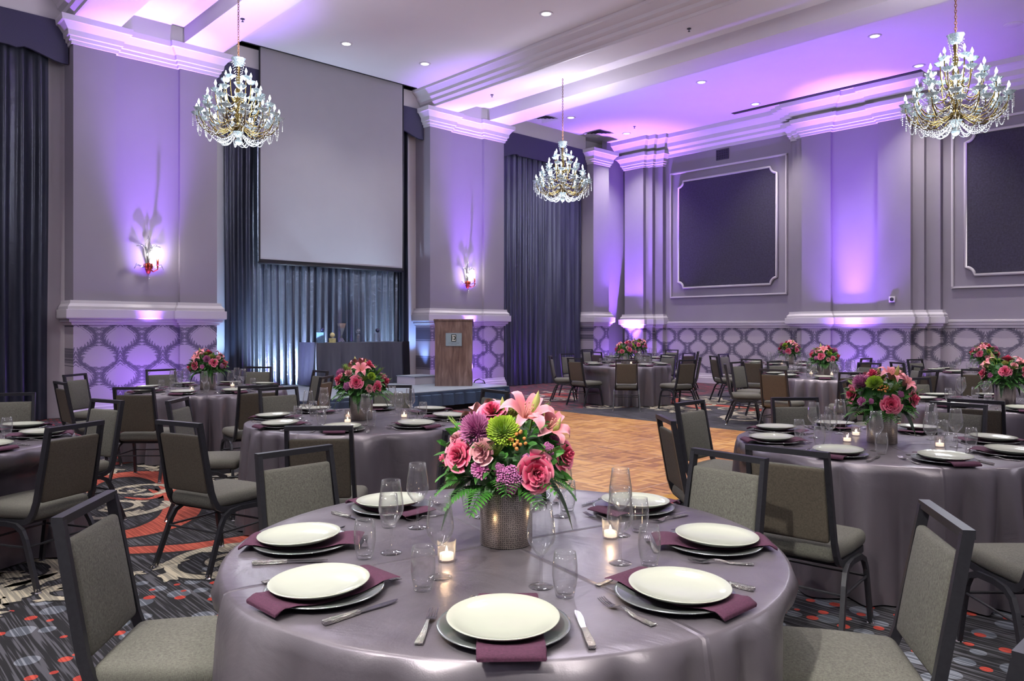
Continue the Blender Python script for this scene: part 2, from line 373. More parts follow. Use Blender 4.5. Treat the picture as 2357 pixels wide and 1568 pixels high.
def put(name, me, parent=None, loc=(0, 0, 0), rot=(0, 0, 0), sc=1):
    o = bpy.data.objects.new(name, me); COL.objects.link(o)
    o.location = loc; o.rotation_euler = rot; o.scale = (sc, sc, sc) if isinstance(sc, (int, float)) else sc
    if parent: o.parent = parent
    return o
def tag(o, label, cat, group=None):
    o['label'] = label; o['category'] = cat
    if group: o['group'] = group
    return o
def thing(name, label, cat, loc=(0, 0, 0), rz=0, group=None, rot=None, sc=1):
    o = bpy.data.objects.new(name, None); COL.objects.link(o); o.location = loc
    o.rotation_euler = rot if rot else (0, 0, rz); o.scale = (sc, sc, sc); o.empty_display_size = .1
    return tag(o, label, cat, group)
def struct(name, me, parent=None, **kw):
    o = put(name, me, parent, **kw)
    o['kind'] = 'structure'
    return o
KIDS = {}
def copy_tree(o, parent=None):
    c = o.copy(); COL.objects.link(c)
    if parent: c.parent = parent
    for ch in list(o.children): copy_tree(ch, c)
    return c
def rounded(me_dims, bev, seg=3, mat=None, name='m', warp=None, cuts=0):
    bm = bmesh.new(); bmesh.ops.create_cube(bm, size=1)
    for v in bm.verts: v.co = Vector((v.co.x * me_dims[0], v.co.y * me_dims[1], v.co.z * me_dims[2]))
    bmesh.ops.bevel(bm, geom=list(bm.edges), offset=bev, segments=seg, profile=.5, affect='EDGES')
    if cuts:
        big = [e for e in bm.edges if e.calc_length() > bev * 2.5]
        bmesh.ops.subdivide_edges(bm, edges=big, cuts=cuts, use_grid_fill=True)
    if warp:
        for v in bm.verts: v.co = warp(v.co)
    bmesh.ops.recalc_face_normals(bm, faces=bm.faces)
    me = bpy.data.meshes.new(name); bm.to_mesh(me); bm.free(); me.materials.append(mat)
    me.polygons.foreach_set('use_smooth', [True] * len(me.polygons)); return me

# ------------------------------------------------------------------ the room
XW, XR, XB = -13.75, -13.83, -14.30      # pilaster face, its sunk centre, wall behind the drapes
YF = 17.95
ZC, ZS, ZCH = 6.9, 6.5, 6.78             # bay ceiling, beam soffit, channel top
def sweep(mb, path, prof, mi=0):
    """moulding along a plan polyline; profile = (out, z), 'out' to the right of travel; corners mitred"""
    P = [Vector(p) for p in path]; k = len(P); offs = []
    for i in range(k):
        d1 = (P[i] - P[i - 1]).normalized() if i else None
        d2 = (P[i + 1] - P[i]).normalized() if i < k - 1 else None
        n1 = Vector((d1.y, -d1.x)) if d1 else None; n2 = Vector((d2.y, -d2.x)) if d2 else None
        if n1 is None: offs.append(n2)
        elif n2 is None: offs.append(n1)
        else:
            mm = (n1 + n2); mm = mm / max(.2, (1 + n1.dot(n2))); offs.append(mm)
    q = len(prof); vs = []; fs = []
    for i in range(k):
        for o, z in prof: vs.append((P[i].x + offs[i].x * o, P[i].y + offs[i].y * o, z))
    for i in range(k - 1):
        for j in range(q - 1): fs.append((i * q + j, (i + 1) * q + j, (i + 1) * q + j + 1, i * q + j + 1))
    fs.append(tuple(range(q))); fs.append(tuple(range(k * q - 1, (k - 1) * q - 1, -1)))
    mb.add(vs, fs, mi=mi)
def fascia(path, z0, z1, mb):   # a thin vertical skin following the same plan path
    vs = []; fs = []
    for i, (x, y) in enumerate(path): vs += [(x, y, z0), (x, y, z1)]
    for i in range(len(path) - 1): fs.append((2 * i, 2 * i + 2, 2 * i + 3, 2 * i + 1))
    mb.add(vs, fs)
CAP = [(-.01, 1.55), (.03, 1.55), (.035, 1.585), (.075, 1.60), (.08, 1.645), (.125, 1.655), (.13, 1.67), (.13, 1.80), (.10, 1.805), (.10, 1.85), (.06, 1.90), (.055, 1.95), (-.01, 1.95)]
CORN = [(-.01, 6.10), (.03, 6.10), (.035, 6.15), (.06, 6.16), (.065, 6.21), (.09, 6.22), (.10, 6.30), (.17, 6.40), (.20, 6.41), (.21, 6.5), (-.01, 6.5)]
BASE = [(-.01, 0), (.05, 0), (.05, .15), (.035, .16), (.035, .20), (.02, .21), (.015, .27), (-.01, .27)]
CROWN = [(-.01, 6.32), (.04, 6.32), (.05, 6.40), (.12, 6.46), (.13, 6.52), (.20, 6.58), (.22, 6.68), (.32, 6.78), (.36, 6.80), (.38, 6.899), (-.01, 6.899)]
RAIL = [(-.01, 1.50), (.03, 1.50), (.035, 1.55), (.06, 1.56), (.065, 1.62), (.08, 1.63), (.08, 1.67), (-.01, 1.68)]
# plan paths
def pil_left(y0, c0, c1, y1): return [(XB, y0), (XW, y0), (XW, c0), (XR, c0), (XR, c1), (XW, c1), (XW, y1), (XB, y1)]
PA = pil_left(3.24, 3.88, 4.92, 5.58); PB = pil_left(10.46, 11.08, 12.10, 12.75)
PC = [(XB, 16.17), (XW, 16.17), (XW, 16.85), (-14.0, 16.85)]
FARP = [(-13.77, YF), (-13.77, 17.60), (-13.10, 17.60), (-13.10, 17.72), (-12.87, 17.72), (-12.87, 17.84), (-12.60, 17.84), (-12.60, YF)]
FARM = [(-8.74, YF), (-8.74, 17.81), (-8.56, 17.81), (-8.56, 17.68), (-8.38, 17.68), (-8.38, 17.55), (-7.68, 17.55), (-7.68, 17.63), (-6.62, 17.63), (-6.62, 17.55), (-5.93, 17.55), (-5.93, 17.68), (-5.70, 17.68), (-5.70, 17.81), (-5.42, 17.81), (-5.42, YF)]
def path_faces(path, zs, name, mats):
    for i, (z0, z1, mt) in enumerate(zs):
        mb = MB(); fascia(path, z0, z1, mb)
        yield mb.mesh(name, mt)
# floor
fl = struct('floor', MB().bb(-14.4, 5, -5, 18.1, -.1, 0).mesh('floor', M['carpet']))
# walls: paint, dado paper, and all mouldings are children of the wall they belong to
wl = MB().bb(XB - .15, XB, -5, 18.1, 0, ZC + .3)
wall_left = struct('wall_left', wl.mesh('wall_left', M['ceil']))
wall_far = struct('wall_far', MB().bb(-14.45, 5, YF, YF + .15, 0, ZC + .3).mesh('wall_far', M['wall']))
# corner wall pieces between the last pilaster and the far wall
mb = MB(); fascia([(-14.0, 16.85), (-14.0, YF)], 0, 6.9, mb); struct('corner_wall', mb.mesh('corner_wall', M['wall']), wall_left)
for pth, par, dm in ((PA, wall_left, 'damask_y'), (PB, wall_left, 'damask_y'), (PC, wall_left, 'damask_y'), (FARP, wall_far, 'damask_x'), (FARM, wall_far, 'damask_x')):
    top = 6.5
    mb = MB(); fascia(pth, 1.7, ZC if par is wall_far else top + .0, mb); p = struct('pilaster', mb.mesh('pilaster', M['wall']), par)
    mb = MB(); fascia(pth, .2, 1.7, mb); struct('wallpaper_panel', mb.mesh('paper', M[dm]), p)
    if pth is not FARP and pth is not FARM:
        for nm, pf in (('dado_cap', CAP), ('cornice', CORN), ('baseboard', BASE)):
            mb = MB(); sweep(mb, pth, pf); struct(nm, mb.mesh(nm, M['white']), p)
    else:
        for nm, pf in (('dado_cap', CAP), ('cornice', CORN), ('baseboard', BASE)):
            mb = MB(); sweep(mb, pth, [(o, z - (.06 if nm == 'dado_cap' else 0)) for o, z in pf]); struct(nm, mb.mesh(nm, M['white']), p)
# far wall dado, rail, baseboard, crown
mb = MB()
for a, b_ in ((-12.6, -8.74), (-5.42, 5)): mb.bb(a, b_, YF - .005, YF + .001, .2, 1.55)
struct('wallpaper_panel', mb.mesh('paper', M['damask_x']), wall_far)
for a, b_ in ((-12.6, -8.74), (-5.42, 5)):
    mb = MB(); sweep(mb, [(a, YF), (b_, YF)], RAIL); struct('chair_rail', mb.mesh('chair_rail', M['white']), wall_far)
    mb = MB(); sweep(mb, [(a, YF), (b_, YF)], BASE); struct('baseboard_far', mb.mesh('baseboard', M['white']), wall_far)
crown_path = [(-14.0, YF)] + FARP + FARM + [(5, YF)]
mb = MB(); sweep(mb, crown_path, [(-.01, 6.49), (.05, 6.49), (.06, 6.56), (.12, 6.58)] + CROWN[5:-1] + [(-.01, 6.899)]); 
struct('crown_moulding', mb.mesh('crown', M['white']), wall_far)
mb = MB()
for a, b_ in ((-12.6, -8.74), (-5.42, 5)): sweep(mb, [(a, YF), (b_, YF)], CROWN[:6] + [(-.01, 6.58)])
struct('crown_moulding', mb.mesh('crown', M['white']), wall_far)
# ceiling: bay slabs + beams with sunk channel
mb = MB()
SLOT = (-13.98, -13.80, 5.95, 10.1)
mb.bb(-14.45, 5, -5, 3.24, ZC, ZC + .1); mb.bb(-14.45, 5, 12.75, 18.1, ZC, ZC + .1)
mb.bb(-13.80, 5, 5.58, 10.46, ZC, ZC + .1); mb.bb(-14.45, -13.98, 5.58, 10.46, ZC, ZC + .1)
mb.bb(-13.98, -13.80, 5.58, 5.95, ZC, ZC + .1); mb.bb(-13.98, -13.80, 10.1, 10.46, ZC, ZC + .1)
ceiling = struct('ceiling', mb.mesh('ceiling', M['ceil']))
for y0, y1 in ((3.24, 5.58), (10.46, 12.75)):
    c0, c1 = y0 + .66, y1 - .66
    mb = MB(); mb.bb(-14.3, 5, y0, c0, ZS, ZC + .1); mb.bb(-14.3, 5, c1, y1, ZS, ZC + .1); mb.bb(-13.62, 5, c0, c1, ZCH, ZC + .1); mb.bb(-14.3, -13.62, c0, c1, ZS, ZC + .1)
    bm_ = struct('ceiling_beam', mb.mesh('beam', M['ceil']), ceiling)
    pr = [(-.001, 6.5), (.03, 6.5), (.035, 6.55), (.10, 6.60), (.11, 6.66), (.17, 6.70), (.18, 6.76), (.27, 6.84), (.30, 6.85), (.31, 6.899), (-.001, 6.899)]
    mb = MB(); sweep(mb, [(-14.02, y0), (5, y0)], pr); struct('crown_moulding', mb.mesh('crown', M['white']), bm_)
    mb = MB(); sweep(mb, [(5, y1), (-14.02, y1)], pr); struct('crown_moulding', mb.mesh('crown', M['white']), bm_)
# bulkheads above the valances
for y0, y1 in ((-5, 3.24), (5.58, 10.46), (12.75, 16.17)):
    struct('bulkhead_wall', MB().bb(-14.3, -14.03, y0, y1, 6.45, ZC).mesh('bulkhead', M['wall'] if 0 else M['ceil']), wall_left)
# slots for the roll-down screens
mb = MB(); mb.bb(-14.0, -13.78, 5.93, 5.95, ZC - .012, ZC + .25); mb.bb(-14.0, -13.78, 10.1, 10.12, ZC - .012, ZC + .25); mb.bb(-13.80, -13.78, 5.95, 10.1, ZC - .012, ZC + .25); mb.bb(-14.0, -13.98, 5.95, 10.1, ZC - .012, ZC + .25); mb.bb(-13.98, -13.80, 5.95, 10.1, ZC + .2, ZC + .25)
struct('screen_slot', mb.mesh('slot', M['black']), ceiling)
struct('screen_slot', MB().bb(-9.95, -5.55, 17.02, 17.16, ZC - .012, ZC + .001).mesh('slot', M['black']), ceiling)

# far wall panels
def notch_rect(x0, x1, z0, z1, r, n=7):
    pts = []
    for cx, cz, a0 in ((x0, z0, 90), (x1, z0, 180), (x1, z1, 270), (x0, z1, 360)):
        pts += [(cx + r * cos(R(a0 - 90 * i / n)), cz + r * sin(R(a0 - 90 * i / n))) for i in range(n + 1)]
    return pts
def wall_panel(x0, x1, label):
    z0, z1 = 2.36, 5.84
    t_ = thing('acoustic_wall_panel', label, 'wall panel', ((x0 + x1) / 2, YF - .012, 0), group=None)
    cx = (x0 + x1) / 2
    g = .25; ins = notch_rect(x0 + g - cx, x1 - g - cx, z0 + g, z1 - g, .17)
    mb = MB(); n = len(ins)
    mb.add([(x, -.02, z) for x, z in ins] + [(0, -.02, (z0 + z1) / 2)], [(i, (i + 1) % n, n) for i in range(n)])
    put('fabric_panel', mb.mesh('fabric_panel', M['panel']), t_)
    mb = MB(); mb.tube([(x, -.028, z) for x, z in ins], .032, 8, closed=True, up=(0, 1, 0)); put('inner_moulding', mb.mesh('inner_moulding', M['white'], smooth=True), t_)
    mb = MB()
    for w_, y_ in ((.05, .02), (.028, .045)):
        for a, b_, c, d in ((x0, x1, z0 - w_ / 2, z0 + w_ / 2), (x0, x1, z1 - w_ / 2, z1 + w_ / 2)): mb.bb(a - cx - w_ / 2, b_ - cx + w_ / 2, -y_, 0, c, d)
        for xx in (x0, x1): mb.bb(xx - cx - w_ / 2, xx - cx + w_ / 2, -y_, 0, z0, z1)
    put('outer_moulding', mb.mesh('outer_moulding', M['white']), t_)
wall_panel(-12.38, -8.95, 'dark violet fabric wall panel with white moulding beside the corner')
wall_panel(-5.22, -1.8, 'dark violet fabric wall panel behind the chandelier at the picture edge')

# ------------------------------------------------------------------ floor inlays: dance floor and carpet scrolls
DX0, DX1, DY0, DY1 = -10.15, -3.78, 4.6, 9.95
df = thing('dance_floor', 'oak parquet dance floor laid on the carpet before the stage', 'dance floor', ((DX0 + DX1) / 2, (DY0 + DY1) / 2, 0))
hx_, hy_ = (DX1 - DX0) / 2, (DY1 - DY0) / 2
put('parquet', MB().bb(-hx_ + .12, hx_ - .12, -hy_ + .12, hy_ - .12, .002, .02).mesh('parquet', M['parquet']), df)
mb = MB()
def wedge(mb, a, b_, c, d): mb.add([(*a, .003), (*b_, .003), (*c, .0205), (*d, .0205)], [(0, 1, 2, 3)])
w_ = .12
wedge(mb, (-hx_, -hy_), (hx_, -hy_), (hx_ - w_, -hy_ + w_), (-hx_ + w_, -hy_ + w_)); wedge(mb, (hx_, -hy_), (hx_, hy_), (hx_ - w_, hy_ - w_), (hx_ - w_, -hy_ + w_))
wedge(mb, (hx_, hy_), (-hx_, hy_), (-hx_ + w_, hy_ - w_), (hx_ - w_, hy_ - w_)); wedge(mb, (-hx_, hy_), (-hx_, -hy_), (-hx_ + w_, -hy_ + w_), (-hx_ + w_, hy_ - w_))
put('edge_trim', mb.mesh('edge_trim', M['parq_trim']), df)

rng = random.Random(11)
inkR, inkB, inkD = MB(), MB(), MB()
def ribbon(mb, pts, ws, z):
    k = len(pts); vs = []
    for i in range(k):
        a = Vector(pts[max(i - 1, 0)]); c = Vector(pts[min(i + 1, k - 1)]); d = (c - a).normalized(); n = Vector((-d.y, d.x)); p = Vector(pts[i]); w = ws[i] / 2
        vs += [(p.x + n.x * w, p.y + n.y * w, z), (p.x - n.x * w, p.y - n.y * w, z)]
    mb.add(vs, [(2 * i, 2 * i + 1, 2 * i + 3, 2 * i + 2) for i in range(k - 1)])
def crm(pts, n=8):     # Catmull-Rom
    P = [Vector(p) for p in pts]; out = []
    for i in range(len(P) - 1):
        p0, p1, p2, p3 = P[max(i - 1, 0)], P[i], P[i + 1], P[min(i + 2, len(P) - 1)]
        for j in range(n):
            u = j / n; out.append(.5 * ((2 * p1) + (p2 - p0) * u + (2 * p0 - 5 * p1 + 4 * p2 - p3) * u * u + (3 * p1 - p0 - 3 * p2 + p3) * u ** 3))
    out.append(P[-1]); return out
def band(pts, w):
    q = crm(pts, 10); k = len(q)
    ws = [w * min(1, .25 + 3 * min(i, k - 1 - i) / k) for i in range(k)]
    ribbon(inkD, q, [a + .09 for a in ws], .0008); ribbon(inkR, q, ws, .0020)
def leaf_blob(c, ang, ln, wd, seed):
    """an acanthus lobe: a lobed outline, dark rim below, beige on top"""
    rg = random.Random(seed); n = 40; po = []
    nl = rg.choice((5, 6, 7)); ph = rg.random() * 6
    for i in range(n):
        a = 2 * pi * i / n
        rad = 1 + .24 * sin(nl * a + ph) + .08 * sin(2 * nl * a)
        x = cos(a) * ln / 2 * rad; y = sin(a) * wd / 2 * rad + .25 * ln * ((cos(a) * .5) ** 2)
        po.append((x, y))
    def T_(k_, z): return [(c[0] + (x * cos(ang) - y * sin(ang)) * k_, c[1] + (x * sin(ang) + y * cos(ang)) * k_, z) for x, y in po]
    for mb, k_, z in ((inkD, 1.16, .0012), (inkB, 1., .0026)):
        vs = T_(k_, z) + [(c[0] - .25 * ln * .1 * sin(ang), c[1], z)]; mb.add(vs, [(i, (i + 1) % n, n) for i in range(n)])
def scroll(c, r, a0, turns, sgn, seed):
    """spiral stem with lobes outside it"""
    rg = random.Random(seed); pts = []; n = 40
    for i in range(n + 1):
        u = i / n; a = a0 + sgn * turns * 2 * pi * u; rr = r * (1 - .8 * u); pts.append((c[0] + rr * cos(a), c[1] + rr * sin(a)))
    ws = [.095 * (1 - .5 * i / n) * (r / .5) ** .5 for i in range(n + 1)]
    ribbon(inkD, pts, [w * 1.7 for w in ws], .0014); ribbon(inkB, pts, ws, .0030)
    for i in range(0, n - 8, 4):
        p = Vector(pts[i]); q = Vector(pts[i + 1]); d = q - p; a = math.atan2(d.y, d.x)
        s_ = r * (.42 - .3 * i / n)
        leaf_blob((p.x - sgn * -sin(a) * s_ * .42 * -1, p.y - sgn * cos(a) * s_ * .42 * -1 * -1), a + sgn * -.7, s_ * 1.5, s_ * .75, seed * 31 + i)
    if r > .3:
        for k_ in range(3): leaf_blob((c[0] + .07 * rg.uniform(-1, 1), c[1] + .07 * rg.uniform(-1, 1)), rg.random() * 6, r * .3, r * .16, seed + k_)
def motif(ox, oy, fl_=1, seed=1):
    def m_(pts): return [(ox + x, oy + fl_ * y) for x, y in pts]
    band(m_([(-.55, -.25), (-.95, -.1), (-1.2, .15), (-1.12, .42), (-.7, .52), (-.1, .42), (.55, .22), (1.0, -.02), (1.2, -.35), (1.1, -.9), (1.35, -1.5)]), .30)
    band(m_([(1.35, -1.1), (1.6, -.6), (1.82, -.25), (1.9, .1), (1.95, .6), (1.7, 1.3)]), .17)
    band(m_([(-.1, -.05), (.1, .06), (.02, .2), (-.3, .22)]), .07)
    for i, (x, y, r, a0, tn, sg) in enumerate([(-.35, .12, .32, 0, 1.2, 1), (.25, -.25, .42, 1, 1.4, -1), (2.35, -.15, .42, 2, 1.5, 1), (1.55, .75, .42, 4, 1.4, -1), (.7, .85, .45, 3, 1.3, 1), (-.2, 1.1, .45, .5, 1.4, -1),
            (.6, -.95, .45, 2.5, 1.4, 1), (1.7, -1.25, .5, 0, 1.4, -1), (-.6, -.8, .42, 1.5, 1.3, 1), (2.4, .75, .38, 5, 1.3, 1), (2.2, -1.0, .4, 5, 1.3, -1), (1.35, 1.5, .42, 2, 1.4, 1), (-1.2, .95, .4, 2, 1.3, 1), (-1.5, -.5, .4, 4, 1.3, -1)]):
        scroll((ox + x, oy + fl_ * y), r, a0, tn, sg * fl_, seed * 17 + i)
motif(-7.1, 2.15, 1, 1); motif(-7.1, -.9, -1, 2); motif(-7.0, 12.4, 1, 3); motif(-3.4, 12.4, -1, 4); motif(-10.6, 12.6, -1, 5); motif(-7.1, 15.6, -1, 6); motif(-.6, 9.2, 1, 7); motif(-11.0, 2.9, -1, 8)
for nm, mb, mt in (('carpet_outline', inkD, 'ink_dark'), ('carpet_red_band', inkR, 'ink_red'), ('carpet_scroll', inkB, 'ink_beige')):
    struct(nm, mb.mesh(nm, M[mt]), fl)

# ------------------------------------------------------------------ drapes, valances, screen
def curtain(y0, y1, x, z0, z1, mat, label, folds=.13, amp=.06, seed=0, cat='curtain', group=None, skew=0):
    rg = random.Random(seed); W = y1 - y0; n = max(24, int(W / .018)); ph = [rg.random() * 6 for _ in range(6)]
    def fn(u, v):
        y = W * u; k = 2 * pi / folds
        wv = sin(k * y + .9 * sin(1.7 * y + ph[0]) + .35 * sin(3.1 * v + ph[1] + 2 * y))
        wv = wv + .25 * sin(2 * k * y + ph[2]) + .35 * sin(.43 * k * y + ph[3] + .8 * v)
        a = amp * (.55 + .45 * (1 - v)) * (.8 + .3 * sin(2.3 * y + ph[4]))
        return (a * wv, y - W / 2 + .02 * sin(5 * v + 3 * y) * (1 - v), z0 + (z1 - z0) * v)
    mb = MB().grid(fn, n, 14)
    o = put('curtain', mb.mesh('curtain', mat, smooth=True), None, (x, (y0 + y1) / 2, 0)); tag(o, label, cat, group); return o
def valance(y0, y1, label, tail0=True, tail1=True):
    W = y1 - y0; n = 60
    def zb(y):
        d0 = y if tail0 else 9; d1 = W - y if tail1 else 9; d = min(d0, d1)
        if d < .10: return -.68
        if d < .72: s = (d - .10) / .62; return -.68 + .14 * (s * s * (3 - 2 * s)) + .02 * sin(s * pi)
        if d < .78: return -.54 - .04
        return -.56
    mb = MB(); ys = [W * i / n for i in range(n + 1)]
    fr = [(0, y - W / 2, 0) for y in ys]; bo = [(0, y - W / 2, zb(y)) for y in ys]
    vs = fr + bo + [(-.05, p[1], p[2]) for p in fr] + [(-.05, p[1], p[2]) for p in bo]; m_ = n + 1
    fs = []
    for i in range(n): fs += [(i, i + 1, m_ + i + 1, m_ + i), (2 * m_ + i, 3 * m_ + i, 3 * m_ + i + 1, 2 * m_ + i + 1), (m_ + i, m_ + i + 1, 3 * m_ + i + 1, 3 * m_ + i), (i, 2 * m_ + i, 2 * m_ + i + 1, i + 1)]
    fs += [(0, m_, 3 * m_, 2 * m_), (n, 2 * m_ + n, 3 * m_ + n, m_ + n)]
    mb.add(vs, fs)
    o = put('valance', mb.mesh('valance', M['valance']), None, (-13.965, (y0 + y1) / 2, 6.5)); tag(o, label, 'valance'); return o
curtain(-2.5, 2.97, -14.13, .01, 6.3, M['drape_dark'], 'near black satin curtain falling to the floor at the left edge', .24, .055, 1)
curtain(5.86, 6.45, -14.11, .01, 6.3, M['drape_dark'], 'narrow dark blue curtain panel left of the projection screen', .16, .05, 2)
curtain(6.3, 10.0, -14.19, .01, 6.3, M['drape'], 'wide silver blue curtain behind the stage table and screen', .155, .055, 3)
curtain(9.80, 10.08, -14.11, .01, 6.3, M['drape_dark'], 'narrow dark curtain panel right of the projection screen', .13, .05, 4)
curtain(12.86, 16.06, -14.11, .01, 6.3, M['drape_mid'], 'dark grey pleated curtain between the lectern and the corner', .19, .055, 5)
valance(-3.0, 3.22, 'blue grey shaped valance above the curtain at the left edge', False, True)
valance(5.60, 10.44, 'blue grey shaped valance behind the projection screen')
valance(12.77, 16.15, 'blue grey shaped valance above the curtain near the corner')
sc_ = thing('projection_screen', 'large pale grey projection screen lowered from the ceiling over the stage', 'projection screen', (-13.88, 8.13, 2.74))
mb = MB()
mb.grid(lambda u, v: (.004 * sin(6 * u + 5 * v) * (1 - v), -1.66 + 3.32 * u, .04 + 4.16 * v), 24, 24)
put('screen_fabric', mb.mesh('screen_fabric', M['screen'], smooth=True), sc_)
put('weight_bar', MB().tube([(0, -1.70, .02), (0, 1.70, .02)], .022, 10).mesh('weight_bar', M['black'], smooth=True), sc_)
mb = MB()
for y in (-1.675, 1.675): mb.bb(-.003, .006, y - .015, y + .015, .04, 4.2)
mb.bb(.0045, .006, -1.66, 1.66, .04, .09)
put('border', mb.mesh('border', M['black']), sc_)

# ------------------------------------------------------------------ stage and what stands on it
SZ = .37
SX0, SX1, SY0, SY1 = -13.85, -10.72, 5.66, 10.08
stg = thing('stage', 'low platform stage with pale deck and pleated blue skirt', 'stage', (SX1, (SY0 + SY1) / 2, 0))
mb = MB(); ny = 2
for i in range(ny):
    for j in range(2):
        a = SX0 + (SX1 - SX0) * j / 2; c = SY0 + (SY1 - SY0) * i / ny
        mb.bb(a + .004 - SX1, a + (SX1 - SX0) / 2 - .004 - SX1, c + .004 - (SY0 + SY1) / 2, c + (SY1 - SY0) / ny - .004 - (SY0 + SY1) / 2, SZ - .05, SZ)
put('deck', mb.mesh('deck', M['deck']), stg)
put('base', MB().bb(SX0 - SX1 + .1, -.12, -(SY1 - SY0) / 2 + .08, (SY1 - SY0) / 2 - .08, .001, SZ - .05).mesh('base', M['black']), stg)
hy = (SY1 - SY0) / 2; per = [(-.9, -hy), (0, -hy), (0, hy), (SX0 - SX1 + .3, hy)]
pts = []
for a, c in zip(per[:-1], per[1:]):
    dl = math.dist(a, c); k = int(dl / .02)
    for i in range(k): pts.append((a[0] + (c[0] - a[0]) * i / k, a[1] + (c[1] - a[1]) * i / k, (c[1] - a[1]) / dl, -(c[0] - a[0]) / dl))
mb = MB(); vs = []
for i, (x, y, nx, ny_) in enumerate(pts):
    ph = (i * .02) % .26 / .26; o_ = .012 + .03 * ph; o2 = .012
    vs += [(x + nx * .012, y + ny_ * .012, SZ - .012), (x + nx * (o2 + .002), y + ny_ * (o2 + .002), SZ - .06), (x + nx * o_, y + ny_ * o_, SZ - .07), (x + nx * (o_ + .02 * ph), y + ny_ * (o_ + .02 * ph), .10)]
k = len(pts)
mb.add(vs, [(4 * i + j, 4 * i + 4 + j, 4 * i + 5 + j, 4 * i + 1 + j) for i in range(k - 1) for j in range(3)])
put('skirt', mb.mesh('skirt', M['skirt']), stg)

# lectern
lx, ly = cw(-1.135, 14.62)
lec = thing('lectern', 'tall brown wooden lectern with a silver plaque at the stage end', 'lectern', (lx, ly, SZ), YAW + R(1.5))
mb = MB(); mb.bb(-.36, .36, -.0, .028, 0, 1.27); put('front_panel', mb.mesh('front_panel', M['wood']), lec)
for s_ in (-1, 1):
    mb = MB(); mb.add([(s_ * .36, .028, 0), (s_ * .335, .028, 0), (s_ * .335, .028, 1.27), (s_ * .36, .028, 1.27), (s_ * .36, .50, 0), (s_ * .335, .50, 0), (s_ * .335, .50, 1.16), (s_ * .36, .50, 1.16)],
        [(0, 1, 2, 3), (4, 7, 6, 5), (0, 3, 7, 4), (1, 5, 6, 2), (3, 2, 6, 7), (0, 4, 5, 1)]); put('side_panel', mb.mesh('side_panel', M['wood']), lec)
mb = MB(); mb.add([(-.385, -.02, 1.275), (.385, -.02, 1.275), (.385, .52, 1.155), (-.385, .52, 1.155), (-.385, -.02, 1.30), (.385, -.02, 1.30), (.385, .52, 1.18), (-.385, .52, 1.18)], [(0, 3, 2, 1), (4, 5, 6, 7), (0, 1, 5, 4), (1, 2, 6, 5), (2, 3, 7, 6), (3, 0, 4, 7)])
put('reading_top', mb.mesh('reading_top', M['wood']), lec)
pl = put('plaque', MB().bb(-.155, .155, -.012, -.002, 0, .25).mesh('plaque', plain('brushed_plaque', hx('8fa3b0'), .4, .3)), lec, (.005, 0, .78))
put('emblem', MB().bb(-.048, .048, -.018, -.0125, .085, .225).mesh('emblem', plain('emblem_dark', hx('26302b'), .5)), pl)
mb = MB()
for x0, x1, z0, z1 in ((-.022, -.006, .10, .21), (-.032, .034, .10, .112), (-.032, .034, .198, .21), (-.006, .018, .15, .162), (.024, .034, .10, .128), (.024, .034, .182, .21), (.012, .019, .14, .172)): mb.bb(x0, x1, -.0215, -.0185, z0, z1)
put('letter', mb.mesh('letter', plain('letter_white', hx('e6ece6'), .5)), pl)
mb = MB(); rg = random.Random(3)
x = -.10
while x < .10: w = rg.uniform(.006, .014); mb.bb(x, x + w, -.0135, -.012, .052, .060); x += w + rg.choice((.003, .003, .009))
x = -.05
while x < .05: w = rg.uniform(.005, .010); mb.bb(x, x + w, -.0135, -.012, .022, .029); x += w + rg.choice((.003, .008))
put('small_print', mb.mesh('small_print', plain('print_grey', hx('55616a'), .6)), pl)

st_ = thing('stage_step', 'low pale step block on the stage left of the lectern', 'step', (-12.47, 9.16, SZ), R(4))
put('step_body', MB().bb(-.28, .28, -.30, .30, .001, .15).mesh('step_body', M['white']), st_)
put('carpet_top', MB().bb(-.29, .29, -.31, .31, .15, .165).mesh('carpet_top', M['deck']), st_)
# draped award table
ax, ay = -13.32, 8.22
at_ = thing('award_table', 'long draped table holding crystal awards on the stage', 'table', (ax, ay, SZ), R(-3))
AZ = .84; hl, hw = 1.02, .36
put('tabletop', MB().bb(-hw + .01, hw - .01, -hl + .01, hl - .01, AZ - .03, AZ - .004).mesh('tabletop', M['black']), at_)
def drape_box(hw, hl, z0, z1, amp=.012, fold=.23):
    per = []; cs = [(-hw, -hl), (hw, -hl), (hw, hl), (-hw, hl), (-hw, -hl)]
    for a, c in zip(cs[:-1], cs[1:]):
        dl = math.dist(a, c); k = int(dl / .02)
        for i in range(k): per.append((a[0] + (c[0] - a[0]) * i / k, a[1] + (c[1] - a[1]) * i / k, (c[1] - a[1]) / dl, -(c[0] - a[0]) / dl, i * .02))
    n = len(per); vs = []; fs = []
    for j in range(9):
        v = j / 8
        for (x, y, nx, ny_, q) in per:
            f_ = max(0, 1 - abs(((q + .06) % fold) / fold - .5) * 9) * amp * 1.5 * v ** .7 + .03 * v
            vs.append((x + nx * f_, y + ny_ * f_, z1 + (z0 - z1) * v))
    for j in range(8):
        for i in range(n): fs.append((j * n + i, j * n + (i + 1) % n, (j + 1) * n + (i + 1) % n, (j + 1) * n + i))
    c = len(vs); vs.append((0, 0, z1)); fs += [(i, (i + 1) % n, c) for i in range(n)]
    return MB().add(vs, fs)
put('tablecloth', drape_box(hw, hl, .012, AZ).mesh('award_cloth', satin('award_cloth_satin', hx('3f414e'), hx('5a5c69'), .45, .3), auto=40), at_)
mb = MB(); mb.grid(lambda u, v: (-hw + .02 + (2 * hw - .04) * u + .0, -hl - .018 - .045 * (1 - v) - .006 * sin(18 * u), .02 + (AZ - .01) * v), 20, 6); 
